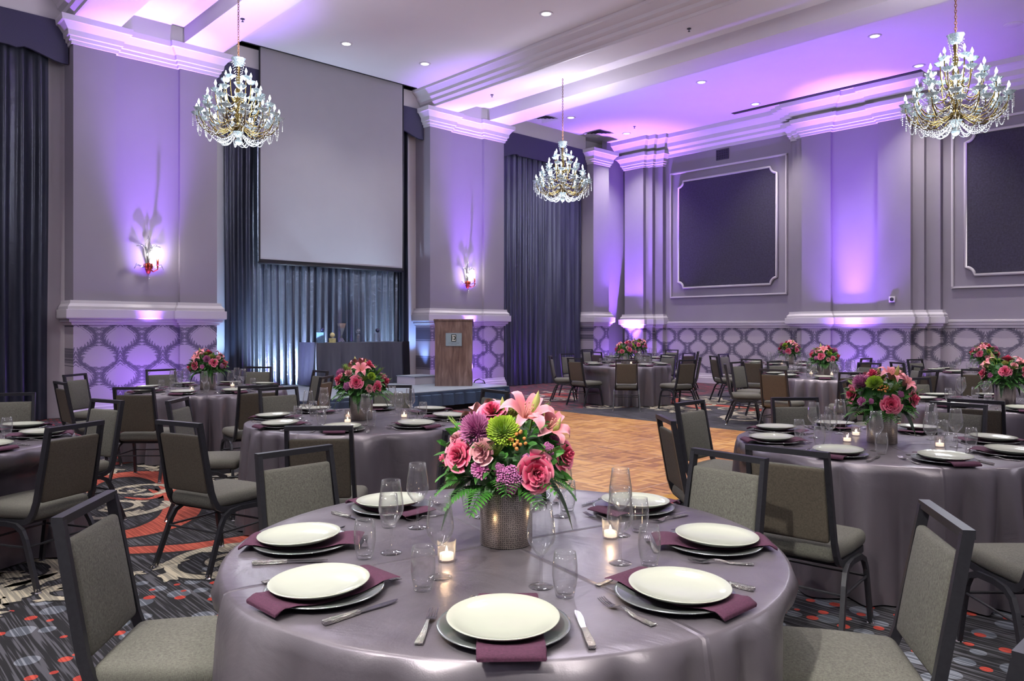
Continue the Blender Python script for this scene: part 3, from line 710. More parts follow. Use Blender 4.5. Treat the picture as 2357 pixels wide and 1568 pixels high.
o = put('end_drape', mb.mesh('end_drape', satin('end_drape_dark', hx('1b1829'), hx('2a2540'), .6, .1), smooth=True), at_); 
mb = MB(); mb.grid(lambda u, v: (hw + .02 + .04 * (1 - v), hl - .12 + .16 * u, .02 + (AZ - .01) * v), 6, 6); put('corner_drape', mb.mesh('corner_drape', M['black'], smooth=True), at_)
def on_award(px, dx=.0):   # place along the tabletop by bearing, on its own plane
    tt = (px - CX) / F; dx_, dy_ = tt * CS - SN, tt * SN + CS; k = (ax + dx) / dx_; return (ax + dx, dy_ * k, SZ + AZ + .001)
def trophy(px, label, build, dx=.1):
    o = thing('trophy', label, 'trophy', on_award(px, dx), YAW - R(10)); build(o); return o
def t1(o):
    put('block', MB().prism([(-.075, -.03), (.075, -.03), (.075, .03), (-.075, .03)], 0, .20).mesh('block', M['crystal_blue']), o)
    put('ball', MB().ball((.04, 0, .255), .042, 14, 10).mesh('ball', M['navy'], smooth=True), o)
def t2(o):
    put('base', MB().bb(-.06, .06, -.03, .03, 0, .09).mesh('base', M['crystal_warm']), o)
    put('clock_disc', MB().ball((0, 0, .15), .05, 16, 10).mesh('disc', M['crystal_warm'], smooth=True), o)
def t3(o):
    put('cup', MB().lathe([(.018, .14), (.03, .18), (.095, .38), (.088, .38), (.02, .19), (0, .19)], 4).mesh('cup', M['award_glass']), o)
    put('foot', MB().lathe([(0, 0), (.075, 0), (.07, .02), (.025, .09), (.018, .14)], 6).mesh('foot', M['award_glass']), o)
def t4(o):
    put('pedestal', MB().lathe([(0, 0), (.07, 0), (.055, .06), (.045, .14), (.02, .17)], 8).mesh('pedestal', M['award_glass']), o)
    put('sphere', MB().ball((0, 0, .225), .055, 16, 10).mesh('sphere', M['award_glass'], smooth=True), o)
def t5(o):
    mb = MB(); mb.bb(-.06, .06, -.03, .03, 0, .19); put('block', mb.mesh('block', M['award_glass']), o)
    put('ball', MB().ball((.01, 0, .24), .045, 14, 10).mesh('ball', M['navy'], smooth=True), o)
M['crystal_blue'] = plain('blue_crystal', hx('6d8fb0'), .1, 0, noise=.3, scale=60, Coat_Weight=1.)
M['crystal_warm'] = plain('warm_crystal', hx('e8dc9a'), .1, .3, noise=.3, scale=60, Coat_Weight=1.)
M['award_glass'] = thin_glass('award_glass', (.85, .9, .95, 1), .3, .5)
M['navy'] = plain('navy_glass', hx('141b4a'), .08, 0, Coat_Weight=1.)
trophy(738, 'blue crystal block trophy with a dark ball on the award table', t1)
trophy(765, 'small golden glass trophy with a round face on the award table', t2, .2)
trophy(786, 'tall flared crystal cup trophy on the award table', t3)
trophy(824, 'crystal sphere trophy on a tapered pedestal, middle of the award table', t4)
trophy(868, 'clear crystal block trophy with navy ball near the lectern end', t5)
# LED uplights at the pilaster feet
def uplight(x, y, z, rz, label):
    o = thing('uplight', label, 'floor light', (x, y, z), rz, group='uplights at the wall')
    put('lamp_body', MB().lathe([(0, .03), (.07, .03), (.085, .05), (.085, .14), (.075, .15), (.07, .135), (0, .135)], 18).mesh('lamp_body', M['black'], auto=40), o)
    mb = MB(); mb.tube([(-.12, 0, .0), (-.11, 0, .08), (-.06, 0, .19), (.0, 0, .215), (.06, 0, .19), (.11, 0, .08), (.12, 0, .0)], .008, 6); mb.bb(-.13, .13, -.02, .02, 0, .02)
    put('bracket', mb.mesh('bracket', M['black']), o)
    o.scale = (1.6, 1.6, 1.6) if 'lectern' in label else (1, 1, 1)
    return o
ux_, uy_ = -13.3, 11.75
uplight(-13.42, 4.40, 0, 0, 'black floor uplight before the pilaster left of the stage')
uplight(-12.95, 11.25, 0, YAW, 'black floor uplight behind the stage end beside the lectern')
uplight(-13.35, 17.1, 0, 0, 'black floor uplight in the far corner')
uplight(-7.15, 17.15, 0, 0, 'black floor uplight before the wide far wall pilaster')

# ------------------------------------------------------------------ sconces
def sconce(y, label):
    o = thing('wall_sconce', label, 'wall light', (XR, y, 2.35))
    mb = MB(); mb.lathe([(0, .08), (.03, .10), (.05, .16), (.045, .22), (.03, .27), (0, .28)], 10, (.05, 0, 0))
    for k in range(7):
        a = 2 * pi * k / 7; mb.tube([(.05 + .02 * cos(a), .02 * sin(a), .16), (.05 + .07 * cos(a), .07 * sin(a), .20 + .03 * sin(3 * a)), (.05 + .05 * cos(a), .06 * sin(a), .26)], .012, 5)
    put('backplate', mb.mesh('backplate', M['copper'], smooth=True), o)
    for s_ in (1, -1):
        if s_ < 0: continue
        arm = put('arm', MB().tube([(.05, 0, .18), (.12, .06, .12), (.18, .11, .16), (.18, .11, .22)], .012, 8).mesh('arm', M['copper'], smooth=True), o)
        put('candle', MB().lathe([(0, 0), (.016, 0), (.016, .12), (0, .12)], 10, (.18, .11, .22)).mesh('candle', M['copper'], smooth=True), arm)
        put('bulb', MB().lathe([(0, 0), (.014, .01), (.020, .035), (.012, .06), (0, .085)], 10, (.18, .11, .345)).mesh('bulb', M['sbulb'], smooth=True), arm)
    mb = MB()
    for s_ in (-1, 1):
        mb.tube([(.04, 0, .26), (.05, s_ * .03, .42), (.06, s_ * .05, .54), (.07, s_ * .12, .58), (.07, s_ * .20, .55)], [.014, .012, .016, .02, .006], 6)
        mb.tube([(.04, 0, .2), (.06, s_ * .10, .20), (.08, s_ * .20, .24), (.08, s_ * .24, .16)], [.01, .014, .02, .005], 6)
    mb.tube([(.05, 0, .28), (.05, -.02, .45), (.05, -.05, .58), (.05, 0, .74), (.05, .05, .58), (.05, .02, .45)], .009, 6)
    for k in range(3): mb.ball((.08, 0, .06 - .035 * k), .012, 6, 4, 1.4)
    put('crystal_plume', mb.mesh('crystal_plume', M['plume'], smooth=True), o)
M['plume'] = thin_glass('plume_glass', (.8, .85, .8, 1), .35, .55)
M['sbulb'] = emit('sconce_bulb', (1, .93, .8, 1), 40)
sconce(4.40, 'crystal and copper wall sconce on the pilaster left of the stage')
sconce(11.60, 'crystal and copper wall sconce above the lectern')

# ------------------------------------------------------------------ chandeliers
H_ = 1.24
def make_chandelier(label, loc, rz, sc, chain_top):
    o = thing('chandelier', label, 'chandelier', loc, rz, 'crystal candle chandeliers', sc=sc)
    mb = MB(); z = H_ + .03; i = 0
    while z < chain_top:
        q = [(.012 * cos(a) * (1 if i % 2 else 0), .012 * cos(a) * (0 if i % 2 else 1), z + .022 + .024 * sin(a)) for a in [2 * pi * j / 8 for j in range(8)]]
        mb.tube(q, .0045, 5, closed=True, cap=False, up=(1, 1, 0)); z += .036; i += 1
    mb.lathe([(0, 0), (.06, 0), (.03, .03), (0, .03)], 12, (0, 0, chain_top - .01))
    put('chain', mb.mesh('chain', M['chain'], smooth=True), o)
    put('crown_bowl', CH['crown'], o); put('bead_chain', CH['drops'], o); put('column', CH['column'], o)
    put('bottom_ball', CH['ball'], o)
    for tier, (r, zc, n, zs, off) in enumerate([(.56, .40, 14, .22, 0), (.46, .34, 10, .20, .2), (.44, .58, 10, .34, .1), (.31, .74, 8, .5, .3), (.18, .92, 5, .66, 0)]):
        for k in range(n):
            a = 2 * pi * k / n + off
            ar = put('arm', CH['arm', tier], o, rot=(0, 0, a))
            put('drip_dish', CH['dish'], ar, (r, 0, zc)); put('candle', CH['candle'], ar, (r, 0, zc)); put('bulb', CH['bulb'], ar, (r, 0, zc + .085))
            if tier < 2: put('bead_chain', CH['swag', tier], ar)
            elif tier < 4: put('bead_chain', CH['swag', tier], ar)
    return o
CH = {}
mb = MB(); mb.lathe([(.03, 0), (.07, .03), (.085, .09), (.10, .12), (.095, .12), (.075, .08), (.06, .035), (0, .01)], 16, (0, 0, H_ - .11), wob=lambda a, i: .05 * cos(8 * a) if i > 1 else 0)
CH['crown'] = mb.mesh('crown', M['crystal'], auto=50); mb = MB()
for k in range(8):
    a = 2 * pi * k / 8; 
    for j in range(9): u = j / 8; mb.ball(((.09 - .05 * sin(u * 1.5)) * cos(a), (.09 - .05 * sin(u * 1.5)) * sin(a), H_ - .05 - .28 * u), .007, 5, 3)
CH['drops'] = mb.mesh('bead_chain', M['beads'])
CH['column'] = MB().lathe([(0, .16), (.05, .18), (.09, .24), (.05, .30), (.025, .36), (.06, .42), (.04, .50), (.02, .56), (.05, .62), (.02, .70), (.045, .78), (.02, .86), (.035, .94), (.018, 1.02), (.03, 1.10), (.012, 1.2), (.01, H_ + .04)], 12).mesh('column', M['brass'], smooth=True)
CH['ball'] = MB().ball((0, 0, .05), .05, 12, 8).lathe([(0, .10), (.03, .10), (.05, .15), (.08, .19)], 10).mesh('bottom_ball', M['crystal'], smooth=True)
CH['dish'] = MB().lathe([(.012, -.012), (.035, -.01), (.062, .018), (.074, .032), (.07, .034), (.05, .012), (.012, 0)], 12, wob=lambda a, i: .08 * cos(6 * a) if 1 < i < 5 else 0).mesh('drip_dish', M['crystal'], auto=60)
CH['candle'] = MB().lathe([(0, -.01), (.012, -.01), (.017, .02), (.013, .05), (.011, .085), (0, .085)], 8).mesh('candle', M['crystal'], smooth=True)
CH['bulb'] = MB().lathe([(0, 0), (.012, .006), (.018, .028), (.010, .052), (0, .078)], 8).mesh('bulb', M['bulb'], smooth=True)
for tier, (r, zc, n, zs, off) in enumerate([(.56, .40, 14, .22, 0), (.46, .34, 10, .20, .2), (.44, .58, 10, .34, .1), (.31, .74, 8, .5, .3), (.18, .92, 5, .66, 0)]):
    pts = [(.04, 0, zs), (.10, 0, zs + .02), (r * .35, 0, zs - .02), (r * .55, 0, zs - .06), (r * .8, 0, zs - .03), (r * .97, 0, zs + (zc - zs) * .45), (r, 0, zc - .01)]
    q = []
    P = [Vector(p) for p in pts]
    for i in range(len(P) - 1):
        p0, p1, p2, p3 = P[max(i - 1, 0)], P[i], P[i + 1], P[min(i + 2, len(P) - 1)]
        for j in range(4):
            u = j / 4; q.append(.5 * ((2 * p1) + (p2 - p0) * u + (2 * p0 - 5 * p1 + 4 * p2 - p3) * u * u + (3 * p1 - p0 - 3 * p2 + p3) * u ** 3))
    q.append(P[-1])
    CH['arm', tier] = MB().tube(q, .0075, 6).mesh('arm', M['brass'], smooth=True)
    mb = MB()
    if tier < 4:
        # swag to the neighbouring arm, swag in to the column, short drop
        a2 = 2 * pi / n; A = Vector((r, 0, zc - .03)); B = Vector((r * cos(a2), r * sin(a2), zc - .03)); C = Vector((.06, 0, zs - .05))
        for s0, s1, sag, cnt in ((A, B, .24 if tier < 2 else .10, 18 if tier < 2 else 12), (A, C, .20 if tier < 2 else .07, 20 if tier < 2 else 8)):
            for j in range(cnt + 1):
                u = j / cnt; p = s0.lerp(s1, u); p.z -= sag * 4 * u * (1 - u)
                mb.ball(tuple(p), .0088, 4, 2)
            mb.tube([tuple(s0.lerp(s1, j / 8) - Vector((0, 0, sag * 4 * (j / 8) * (1 - j / 8)))) for j in range(9)], .0012, 3)
        for j in range(7 if tier < 2 else 3): mb.ball((r + .05, 0, zc - .01 - .024 * j), .008, 4, 2, 1.3)
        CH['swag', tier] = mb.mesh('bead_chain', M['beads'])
make_chandelier('crystal candle chandelier hanging left of the projection screen', (-10.62, 4.62, 4.14), .2, 1.0, 2.64)
make_chandelier('smallest looking crystal chandelier, hanging over the far curtain', (-10.72, 11.62, 4.14), .9, 1.0, 2.64)
cx_, cy_ = cw(6.05, 10.28)
make_chandelier('biggest looking crystal chandelier at the upper right', (cx_, cy_, 4.12), .5, 1.1, 2.4)

# ------------------------------------------------------------------ ceiling fittings
def downlight(x, y, z, label, grp='recessed ceiling downlights', lit=True):
    o = thing('downlight', label, 'ceiling light', (x, y, z), 0, grp)
    put('trim_ring', DL['ring'], o); put('lens', DL['lens'], o); return o
DL = {'ring': MB().lathe([(.078, -.004), (.082, -.014), (.115, -.012), (.12, -.001), (.078, -.001)], 28).mesh('trim_ring', M['white'], smooth=True),
      'lens': MB().lathe([(0, -.006), (.078, -.006), (.078, -.001), (0, -.001)], 24).mesh('lens', M['lamp'])}
dls = [(-8.99, 9.33, 'ceiling downlight over the dance floor, nearest the crown beam'), (-12.55, 7.56, 'ceiling downlight before the left half of the screen'), (-12.4, 9.3, 'ceiling downlight before the right edge of the screen'),
       (-5.5, 14.45, 'first downlight in the far bay, left of the big chandelier'), (-5.5, 16.75, 'downlight beside the dark ceiling slot, left of the big chandelier'), (-9.15, 14.4, 'downlight in the far bay, above the fabric wall panel'), (-9.15, 16.75, 'downlight just off the end of the dark ceiling slot'),
       (-13.0, 14.4, 'downlight beside the small chandelier chain'), (-13.0, 16.7, 'downlight nearest the far corner')]
for x, y, lb in dls: downlight(x, y, ZC, lb, None)
def disc_fit(name, x, y, z, prof, mat, label, cat, grp=None, n=16):
    o = put(name, MB().lathe(prof, n).mesh(name, mat, auto=50), None, (x, y, z)); tag(o, label, cat, grp)
SPR = [(0, -.055), (.02, -.052), (.02, -.046), (.006, -.045), (.006, -.012), (.035, -.010), (.035, -.001), (0, -.001)]
for x, y, z, lb in ((-11.84, 5.22, ZS, 'small fire sprinkler under the beam by the left chandelier'), (-12.02, 10.8, ZS, 'small fire sprinkler under the beam before the lectern'), (-7.1, 10.8, ZS, 'small fire sprinkler under the beam above the dance floor'), (-12.4, 16.27, ZC, 'small fire sprinkler in the far bay ceiling')):
    disc_fit('ceiling_sprinkler', x, y, z, SPR, M['grille'], lb, 'sprinkler')
disc_fit('ceiling_speaker', -3.6, 15.7, ZC, [(0, -.012), (.12, -.014), (.125, -.01), (.15, -.012), (.155, -.001), (0, -.001)], M['ceil'], 'round ceiling speaker at the upper right corner', 'speaker')
def vent(x, y, label):
    o = thing('air_vent', label, 'air vent', (x, y, ZC), 0)
    mb = MB()
    for i in range(4):
        s0, s1 = .30 - .075 * i, .25 - .075 * i; z0, z1 = -.001 - .0 * i, -.03
        for a in range(4):
            c, s_ = cos(a * pi / 2), sin(a * pi / 2)
            q = [(-s0, s0, z1), (s0, s0, z1), (s1, s1, z0), (-s1, s1, z0)]
            mb.add([(p[0] * c - p[1] * s_, p[0] * s_ + p[1] * c, p[2]) for p in q], [(0, 1, 2, 3)])
    put('louvre', mb.mesh('louvre', M['white']), o)
    put('duct', MB().bb(-.24, .24, -.24, .24, -.006, -.002).mesh('duct', M['grille']), o)
vent(-13.55, 13.9, 'square ceiling air vent left of the small chandelier chain'); vent(-13.5, 16.1, 'square ceiling air vent near the far corner')
gr = thing('wall_grille', 'dark perforated grille high on the far wall', 'wall vent', (-10.75, YF - .01, 6.14))
mb = MB(); mb.bb(-.19, .19, -.012, 0, -.14, .14); put('grille_plate', mb.mesh('grille', M['grille']), gr)
mb = MB()
for i in range(5):
    for j in range(4): mb.bb(-.165 + .07 * i, -.165 + .07 * i + .045, -.016, -.0125, -.12 + .063 * j, -.12 + .063 * j + .04)
put('grille_slot', mb.mesh('slots', M['black']), gr)
al = thing('wall_outlet_box', 'small square white box on the wide pilaster above the ledge', 'wall box', (-6.30, 17.548, 2.13))
put('housing', rounded((.13, .05, .13), .012, 3, M['white'], 'housing'), al, (0, -.026, 0))
put('round_insert', MB().lathe([(0, .012), (.03, .012), (.04, .004), (.044, 0)], 16).mesh('insert', M['grille'], smooth=True), al, (0, -.052, 0), (R(90), 0, 0))

# ------------------------------------------------------------------ chairs
CM = {}
def bent(co):
    return co
CM['seat'] = rounded((.43, .46, .085), .036, 4, M['fabric'], 'seat', cuts=5, warp=lambda c: Vector((c.x * (1 - .10 * max(0, (-c.y - .0) / .23)), c.y, c.z + (.014 * (1 - (c.x / .22) ** 2) * (1 - (c.y / .24) ** 2) if c.z > 0 else 0))))
def back_pad():
    bm = bmesh.new(); bmesh.ops.create_cube(bm, size=1)
    for v in bm.verts: v.co = Vector((v.co.x * .352, v.co.y * .042, v.co.z * .365))
    bmesh.ops.bevel(bm, geom=list(bm.edges), offset=.016, segments=3, profile=.5, affect='EDGES')
    big = [e for e in bm.edges if e.calc_length() > .05]
    bmesh.ops.subdivide_edges(bm, edges=big, cuts=4, use_grid_fill=True)
    for v in bm.verts:
        if v.co.y > 0: v.co.y += .016 * (1 - (v.co.x / .18) ** 2) * (1 - (v.co.z / .19) ** 2)
        else: v.co.y *= .55
    bmesh.ops.recalc_face_normals(bm, faces=bm.faces)
    me = bpy.data.meshes.new('back_pad'); bm.to_mesh(me); bm.free(); me.materials.append(M['fabric']); me.materials.append(M['fabric_back'])
    for p in me.polygons:
        if p.normal.y < -.5: p.material_index = 1
    me.polygons.foreach_set('use_smooth', [True] * len(me.polygons)); return me
CM['pad'] = back_pad()
# frame: two flat stiles that curl under the seat and one top rail
def stile(s_):
    q = []
    for p in [(.185, -.300, .915), (.19, -.262, .70), (.195, -.225, .50), (.198, -.205, .44), (.20, -.185, .405), (.20, -.15, .385), (.20, -.10, .378), (.20, .10, .378), (.20, .19, .385)]: q.append((p[0] * s_, p[1], p[2]))
    return q
def flat_tube(mb, pts, wx, wn):       # rectangular section: wx across x, wn in the y-z plane normal
    vs = []; k = len(pts)
    for i, p in enumerate(pts):
        a = Vector(pts[max(i - 1, 0)]); c = Vector(pts[min(i + 1, k - 1)]); d = (c - a).normalized(); n = Vector((0, -d.z, d.y)).normalized()
        for sx_, sn in ((-1, -1), (1, -1), (1, 1), (-1, 1)): vs.append((p[0] + sx_ * wx / 2, p[1] + n.y * sn * wn / 2, p[2] + n.z * sn * wn / 2))
    fs = [(4 * i + j, 4 * i + (j + 1) % 4, 4 * i + 4 + (j + 1) % 4, 4 * i + 4 + j) for i in range(k - 1) for j in range(4)] + [(3, 2, 1, 0), (4 * k - 4, 4 * k - 3, 4 * k - 2, 4 * k - 1)]
    mb.add(vs, fs)
mb = MB()
for s_ in (-1, 1): flat_tube(mb, stile(s_), .022, .034)
mb.box((0, -.3015, .917), (.392, .034, .026))
CM['frame'] = mb.mesh('back_frame', M['frame'])
def legmesh(s_, rear):
    if rear: pts = [(.215 * s_, -.02, .372), (.218 * s_, -.10, .366), (.222 * s_, -.15, .34), (.226 * s_, -.18, .29), (.24 * s_, -.285, .012)]
    else: pts = [(.215 * s_, -.02, .372), (.218 * s_, .10, .366), (.222 * s_, .155, .34), (.226 * s_, .178, .29), (.236 * s_, .225, .012)]
    mb = MB(); flat_tube(mb, pts, .022, .028)
    x, y, z = pts[-1]; mb.lathe([(0, 0), (.02, 0), (.02, .006), (.013, .012), (.012, .03), (0, .03)], 10, (x, y, 0), mi=1)
    return mb.mesh('leg', [M['frame'], M['chrome']])
for s_ in (-1, 1):
    for rr in (0, 1): CM['leg', s_, rr] = legmesh(s_, rr)
mb = MB(); mb.tube([(-.222, .186, .25), (.222, .186, .25)], .007, 6); mb.tube([(-.222, -.196, .25), (.222, -.196, .25)], .007, 6)
for s_ in (-1, 1): mb.tube([(.228 * s_, .186, .25), (.228 * s_, -.196, .25)], .007, 6)
mb.box((0, .10, .372), (.42, .025, .02)); mb.box((0, -.12, .372), (.42, .025, .02))
CM['stretcher'] = mb.mesh('stretcher', M['frame'])
chairs = []
proto_chair = None
def make_chair():
    o = thing('banquet_chair', 'x', 'chair')
    put('seat', CM['seat'], o, (0, .015, .432)); put('backrest', CM['pad'], o, (0, -.2595, .672), (R(10.3), 0, 0)); put('back_frame', CM['frame'], o)
    for s_ in (-1, 1):
        for rr in (0, 1): put('leg', CM['leg', s_, rr], o)
    put('stretcher', CM['stretcher'], o); return o
BACK = .29           # the top rail stands this far behind the seat centre

# ------------------------------------------------------------------ tables
TABLES = {   # right, forward of the vase; phase of the place settings; phrase used in labels
    'T1': (-.02, 2.60, 0, 'the big front table'),
    'T2': (-1.22, 6.11, 0, 'the table before the stage'),
    'T3': (-3.67, 9.10, 0, 'the patterned pilaster table'),
    'T4': (-3.85, 4.85, 22.5, 'the table cut off at left'),
    'T5': (2.29, 15.2, 22.5, 'the table past the dance floor'),
    'T6': (3.15, 18.75, 22.5, 'the farthest corner table'),
    'T7': (5.71, 15.5, 0, 'the table against the far wall'),
    'T8': (4.79, 11.57, 22.5, 'the table right of dance floor'),
    'T9': (2.39, 4.87, 0, 'the large table at right'),
    'T10': (4.80, 7.34, 22.5, 'the table behind the large one'),
    'T11': (7.90, 12.6, 22.5, 'the back table at right edge')}
TR, TH = .90, .76
def cloth_mesh(seed, dents):
    """dents: (angle in table frame, how far the seat front stands from the centre)"""
    rg = random.Random(seed); n = 360
    nf = rg.choice((21, 22, 23)); ph = [rg.random() * 6.28 for _ in range(6)]
    def fold(a, v):
        aa = a + .10 * sin(3 * a + ph[0]) + .05 * sin(7 * a + ph[1]) + .05 * v * sin(5 * a + ph[2])
        q = abs(sin(.5 * (nf * aa + ph[3])))
        w = .72 + .28 * sin(4 * a + ph[4]) * sin(9 * a + ph[5])
        return (q ** .9) * w + .10 * sin(2 * nf * aa + ph[5]) * v
    prof = [(0, 0), (.25, 0), (.5, 0), (.75, 0), (.93, 0), (.985, -.002), (1.0, -.008)]
    vs = []; fs = []
    for u, dz in prof:
        for j in range(n):
            a = 2 * pi * j / n; vs.append((TR * max(u, 1e-4) * cos(a), TR * max(u, 1e-4) * sin(a), TH + dz))
    m_ = 18
    for i in range(1, m_ + 1):
        v = i / m_; z = TH - .012 - (TH - .022) * v
        for j in range(n):
            a = 2 * pi * j / n; f_ = fold(a, v)
            r = TR + .010 * min(1, v * 8) + v ** .62 * (.010 + .165 * (f_ - .40)) + .004 * v * sin(37 * a + seed)
            r = max(r, TR + .004 - .09 * v)
            for da, ds in dents:
                dd = (a - da + pi) % (2 * pi) - pi
                if abs(dd) > .6: continue
                lat = abs(r * sin(dd)); k_ = max(0, min(1, (.37 - lat) / .06)) * max(0, min(1, (.68 - z) / .10))
                lim = (ds - .02) / max(.5, cos(dd))
                if k_ > 0 and r > lim: r = r + (lim - r) * k_
            vs.append((r * cos(a), r * sin(a), z))
    R_ = len(prof) + m_
    for i in range(R_ - 1):
        for j in range(n): fs.append((i * n + j, (i + 1) * n + j, (i + 1) * n + (j + 1) % n, i * n + (j + 1) % n))
    return MB().add(vs, fs).mesh('tablecloth', M['cloth'], smooth=True, weld=True)
TOPM = MB().lathe([(0, TH - .03), (TR - .012, TH - .03), (TR - .012, TH - .012), (0, TH - .012)], 40).mesh('tabletop', M['wood'])
LEGM = MB().tube([(0, 0, 0), (0, 0, TH - .03)], .018, 8).mesh('leg', M['black'], smooth=True)
TL = {'T1': 'big round banquet table in grey purple satin cloth, nearest the camera', 'T2': 'round satin draped table before the stage, second nearest in the middle', 'T3': 'round satin draped table by the pilaster with patterned paper',
      'T4': 'round satin draped table cut off by the left picture edge', 'T5': 'round satin draped table past the dance floor before the corner', 'T6': 'round satin draped table farthest back in the corner',
      'T7': 'round satin draped table right against the far wall', 'T8': 'round satin draped table right of the dance floor, before the far wall one', 'T9': 'large round satin draped table at the right side',
      'T10': 'round satin draped table behind the large right one, cut by the edge', 'T11': 'round draped table at the back near the right picture edge'}
# chairs: px of the top rail middle, px row of the rail, table, (optional exact right/forward), wanted facing comes from the table
CH_LIST = [
 (208, 1157, 'T1'), (682, 1034, 'T1'), (1668, 1044, 'T1'), (2165, 1182, 'T1'), (None, (1.03, 1.46), 'T1'),
 (1137, 898, 'T2'), (1092, 985, 'T2'), (735, 980, 'T2'), (415, 970, 'T2'), (412, 918, 'T2'), (642, 892, 'T2'), (902, 887, 'T2'),
 (594, 887, 'T3'), (309, 891, 'T3'), (141, 879, 'T3'), (174, 861, 'T3'), (371, 850, 'T3'), (594, 844, 'T3'), (736, 853, 'T3'), (750, 866, 'T3'),
 (233, 921, 'T4'), (171, 976, 'T4'), (22, 905, 'T4'),
 (1268, 819, 'T5'), (1306, 814, 'T5'), (1323, 824, 'T5'), (1442, 828, 'T5'), (1582, 828, 'T5'), (1538, 816, 'T5'), (1611, 822, 'T5'), (1480, 813.5, 'T5'),
 (1352, 804, 'T6'), (1373, 810, 'T6'), (1546, 805, 'T6'), (1585, 812, 'T6'), (1606, 809, 'T6'),
 (1643, 819.5, 'T7'), (1666, 814.5, 'T7'), (1730, 826.5, 'T7'), (1993, 824.5, 'T7'),
 (1698, 833, 'T8'), (1670, 838, 'T8'), (1780, 850, 'T8'), (1803, 833, 'T8'), (1886, 832, 'T8'), (1974, 836.5, 'T8'), (1967, 857, 'T8'), (2110, 842, 'T8'), (2137, 853, 'T8'),
 (1830, 915, 'T9'), (2187, 931, 'T9'), (1812, 1031, 'T9'), (1536, 961, 'T9'), (1591, 924, 'T9'), (None, (2.36, 3.08), 'T9'),
 (1945, 876, 'T10'), (2246, 920, 'T10'), (2130, 872, 'T10'),
 (2066, 834, 'T11'), (None, (7.40, 13.75), 'T11'), (2250, 850, 'T11')]
FORCE = {}      # optional facing offsets in degrees, by index
chair_rows = []
for i, (px, py, tb) in enumerate(CH_LIST):
    r0, f0 = TABLES[tb][:2]
    if px is None: r, f = py
    else: r, f = gp(px, py, .93)
    d = math.hypot(r - r0, f - f0); mn = 1.30
    if d < mn: r, f = r0 + (r - r0) * mn / d, f0 + (f - f0) * mn / d
    chair_rows.append([i, r, f, tb, math.degrees(math.atan2(f - f0, r - r0))])
DIR8 = {-90: 'front', -45: 'front right', 0: 'right', 45: 'back right', 90: 'back', 135: 'back left', 180: 'left', -135: 'front left'}
def snap(a, step=45.):
    q = int(round(a / step) * step); q = (q + 180) % 360 - 180
    return 180 if q == -180 else q
used = {}
for row in chair_rows: used.setdefault((row[3], snap(row[4])), []).append(row)
for (tb, q), rows in used.items():
    rows.sort(key=lambda r_: math.hypot(r_[1], r_[2]))
    for j, row in enumerate(rows):
        ex = '' if len(rows) == 1 else (', nearer one' if j == 0 else ', farther one' if j == len(rows) - 1 else ', middle one')
        row.append(DIR8[q] + ' side of ' + TABLES[tb][3] + ex)
for i, r, f, tb, an, ph in chair_rows:
    r0, f0 = TABLES[tb][:2]; d = math.hypot(r - r0, f - f0); ux, uf = (r0 - r) / d, (f0 - f) / d
    face = math.atan2(uf, ux) + R(FORCE.get(i, 0))
    x, y = cw(r + cos(face) * BACK, f + sin(face) * BACK)
    c = make_chair() if proto_chair is None else copy_tree(proto_chair)
    proto_chair = proto_chair or c
    c.location = (x, y, 0); c.rotation_euler = (0, 0, face + YAW - pi / 2)
    tag(c, 'grey upholstered chair, ' + ph, 'chair', 'banquet chairs at ' + TABLES[tb][3])

ti = 0
for k_, (r, f, ph, nm) in TABLES.items():
    x, y = cw(r, f); o = thing('banquet_table', TL[k_], 'table', (x, y, 0), YAW + .7 * ti, 'round banquet tables')
    rz_ = YAW + .7 * ti; sc1 = 1.03 if k_ == 'T1' else 1.0
    put('tablecloth', cloth_mesh(3 + 5 * ti, [(R(an) + YAW - rz_, (math.hypot(r2 - r, f2 - f) - .56) / sc1) for _, r2, f2, tb_, an, _p in chair_rows if tb_ == k_]), o, sc=(sc1, sc1, 1)); put('tabletop', TOPM, o)
    for q in range(4): put('leg', LEGM, o, (.55 * cos(q * pi / 2 + .8), .55 * sin(q * pi / 2 + .8), 0))
    ti += 1


# ------------------------------------------------------------------ tableware
GM = {}
GM['charger'] = MB().lathe([(0, 0), (.10, 0), (.112, .003), (.158, .0145), (.165, .0165), (.164, .0185), (.156, .0175), (.11, .0065), (0, .0055)], 48).mesh('charger', M['charger'], smooth=True)
GM['plate'] = MB().lathe([(0, 0), (.066, 0), (.072, -.0005), (.078, .002), (.118, .012), (.136, .0225), (.1385, .0255), (.136, .0265), (.117, .0165), (.08, .0085), (.04, .006), (0, .0055)], 56).mesh('plate', M['plate'], smooth=True)
GM['wine'] = MB().lathe([(0, .0), (.0345, .0), (.036, .0015), (.030, .004), (.010, .009), (.0045, .016), (.0038, .05), (.0042, .082), (.010, .092), (.024, .108), (.037, .128), (.0415, .145), (.040, .17), (.034, .212), (.0305, .240), (.0298, .240), (.033, .212), (.039, .17), (.0403, .146), (.036, .130), (.023, .110), (.008, .096), (0, .0935)], 28).mesh('wine_glass', M['glass'], smooth=True)
GM['tumbler'] = MB().lathe([(0, 0), (.022, 0), (.0255, .003), (.031, .03), (.0355, .06), (.0345, .09), (.030, .124), (.029, .124), (.0332, .09), (.034, .06), (.0295, .03), (.023, .012), (0, .010)], 24).mesh('tumbler', M['glass'], smooth=True)
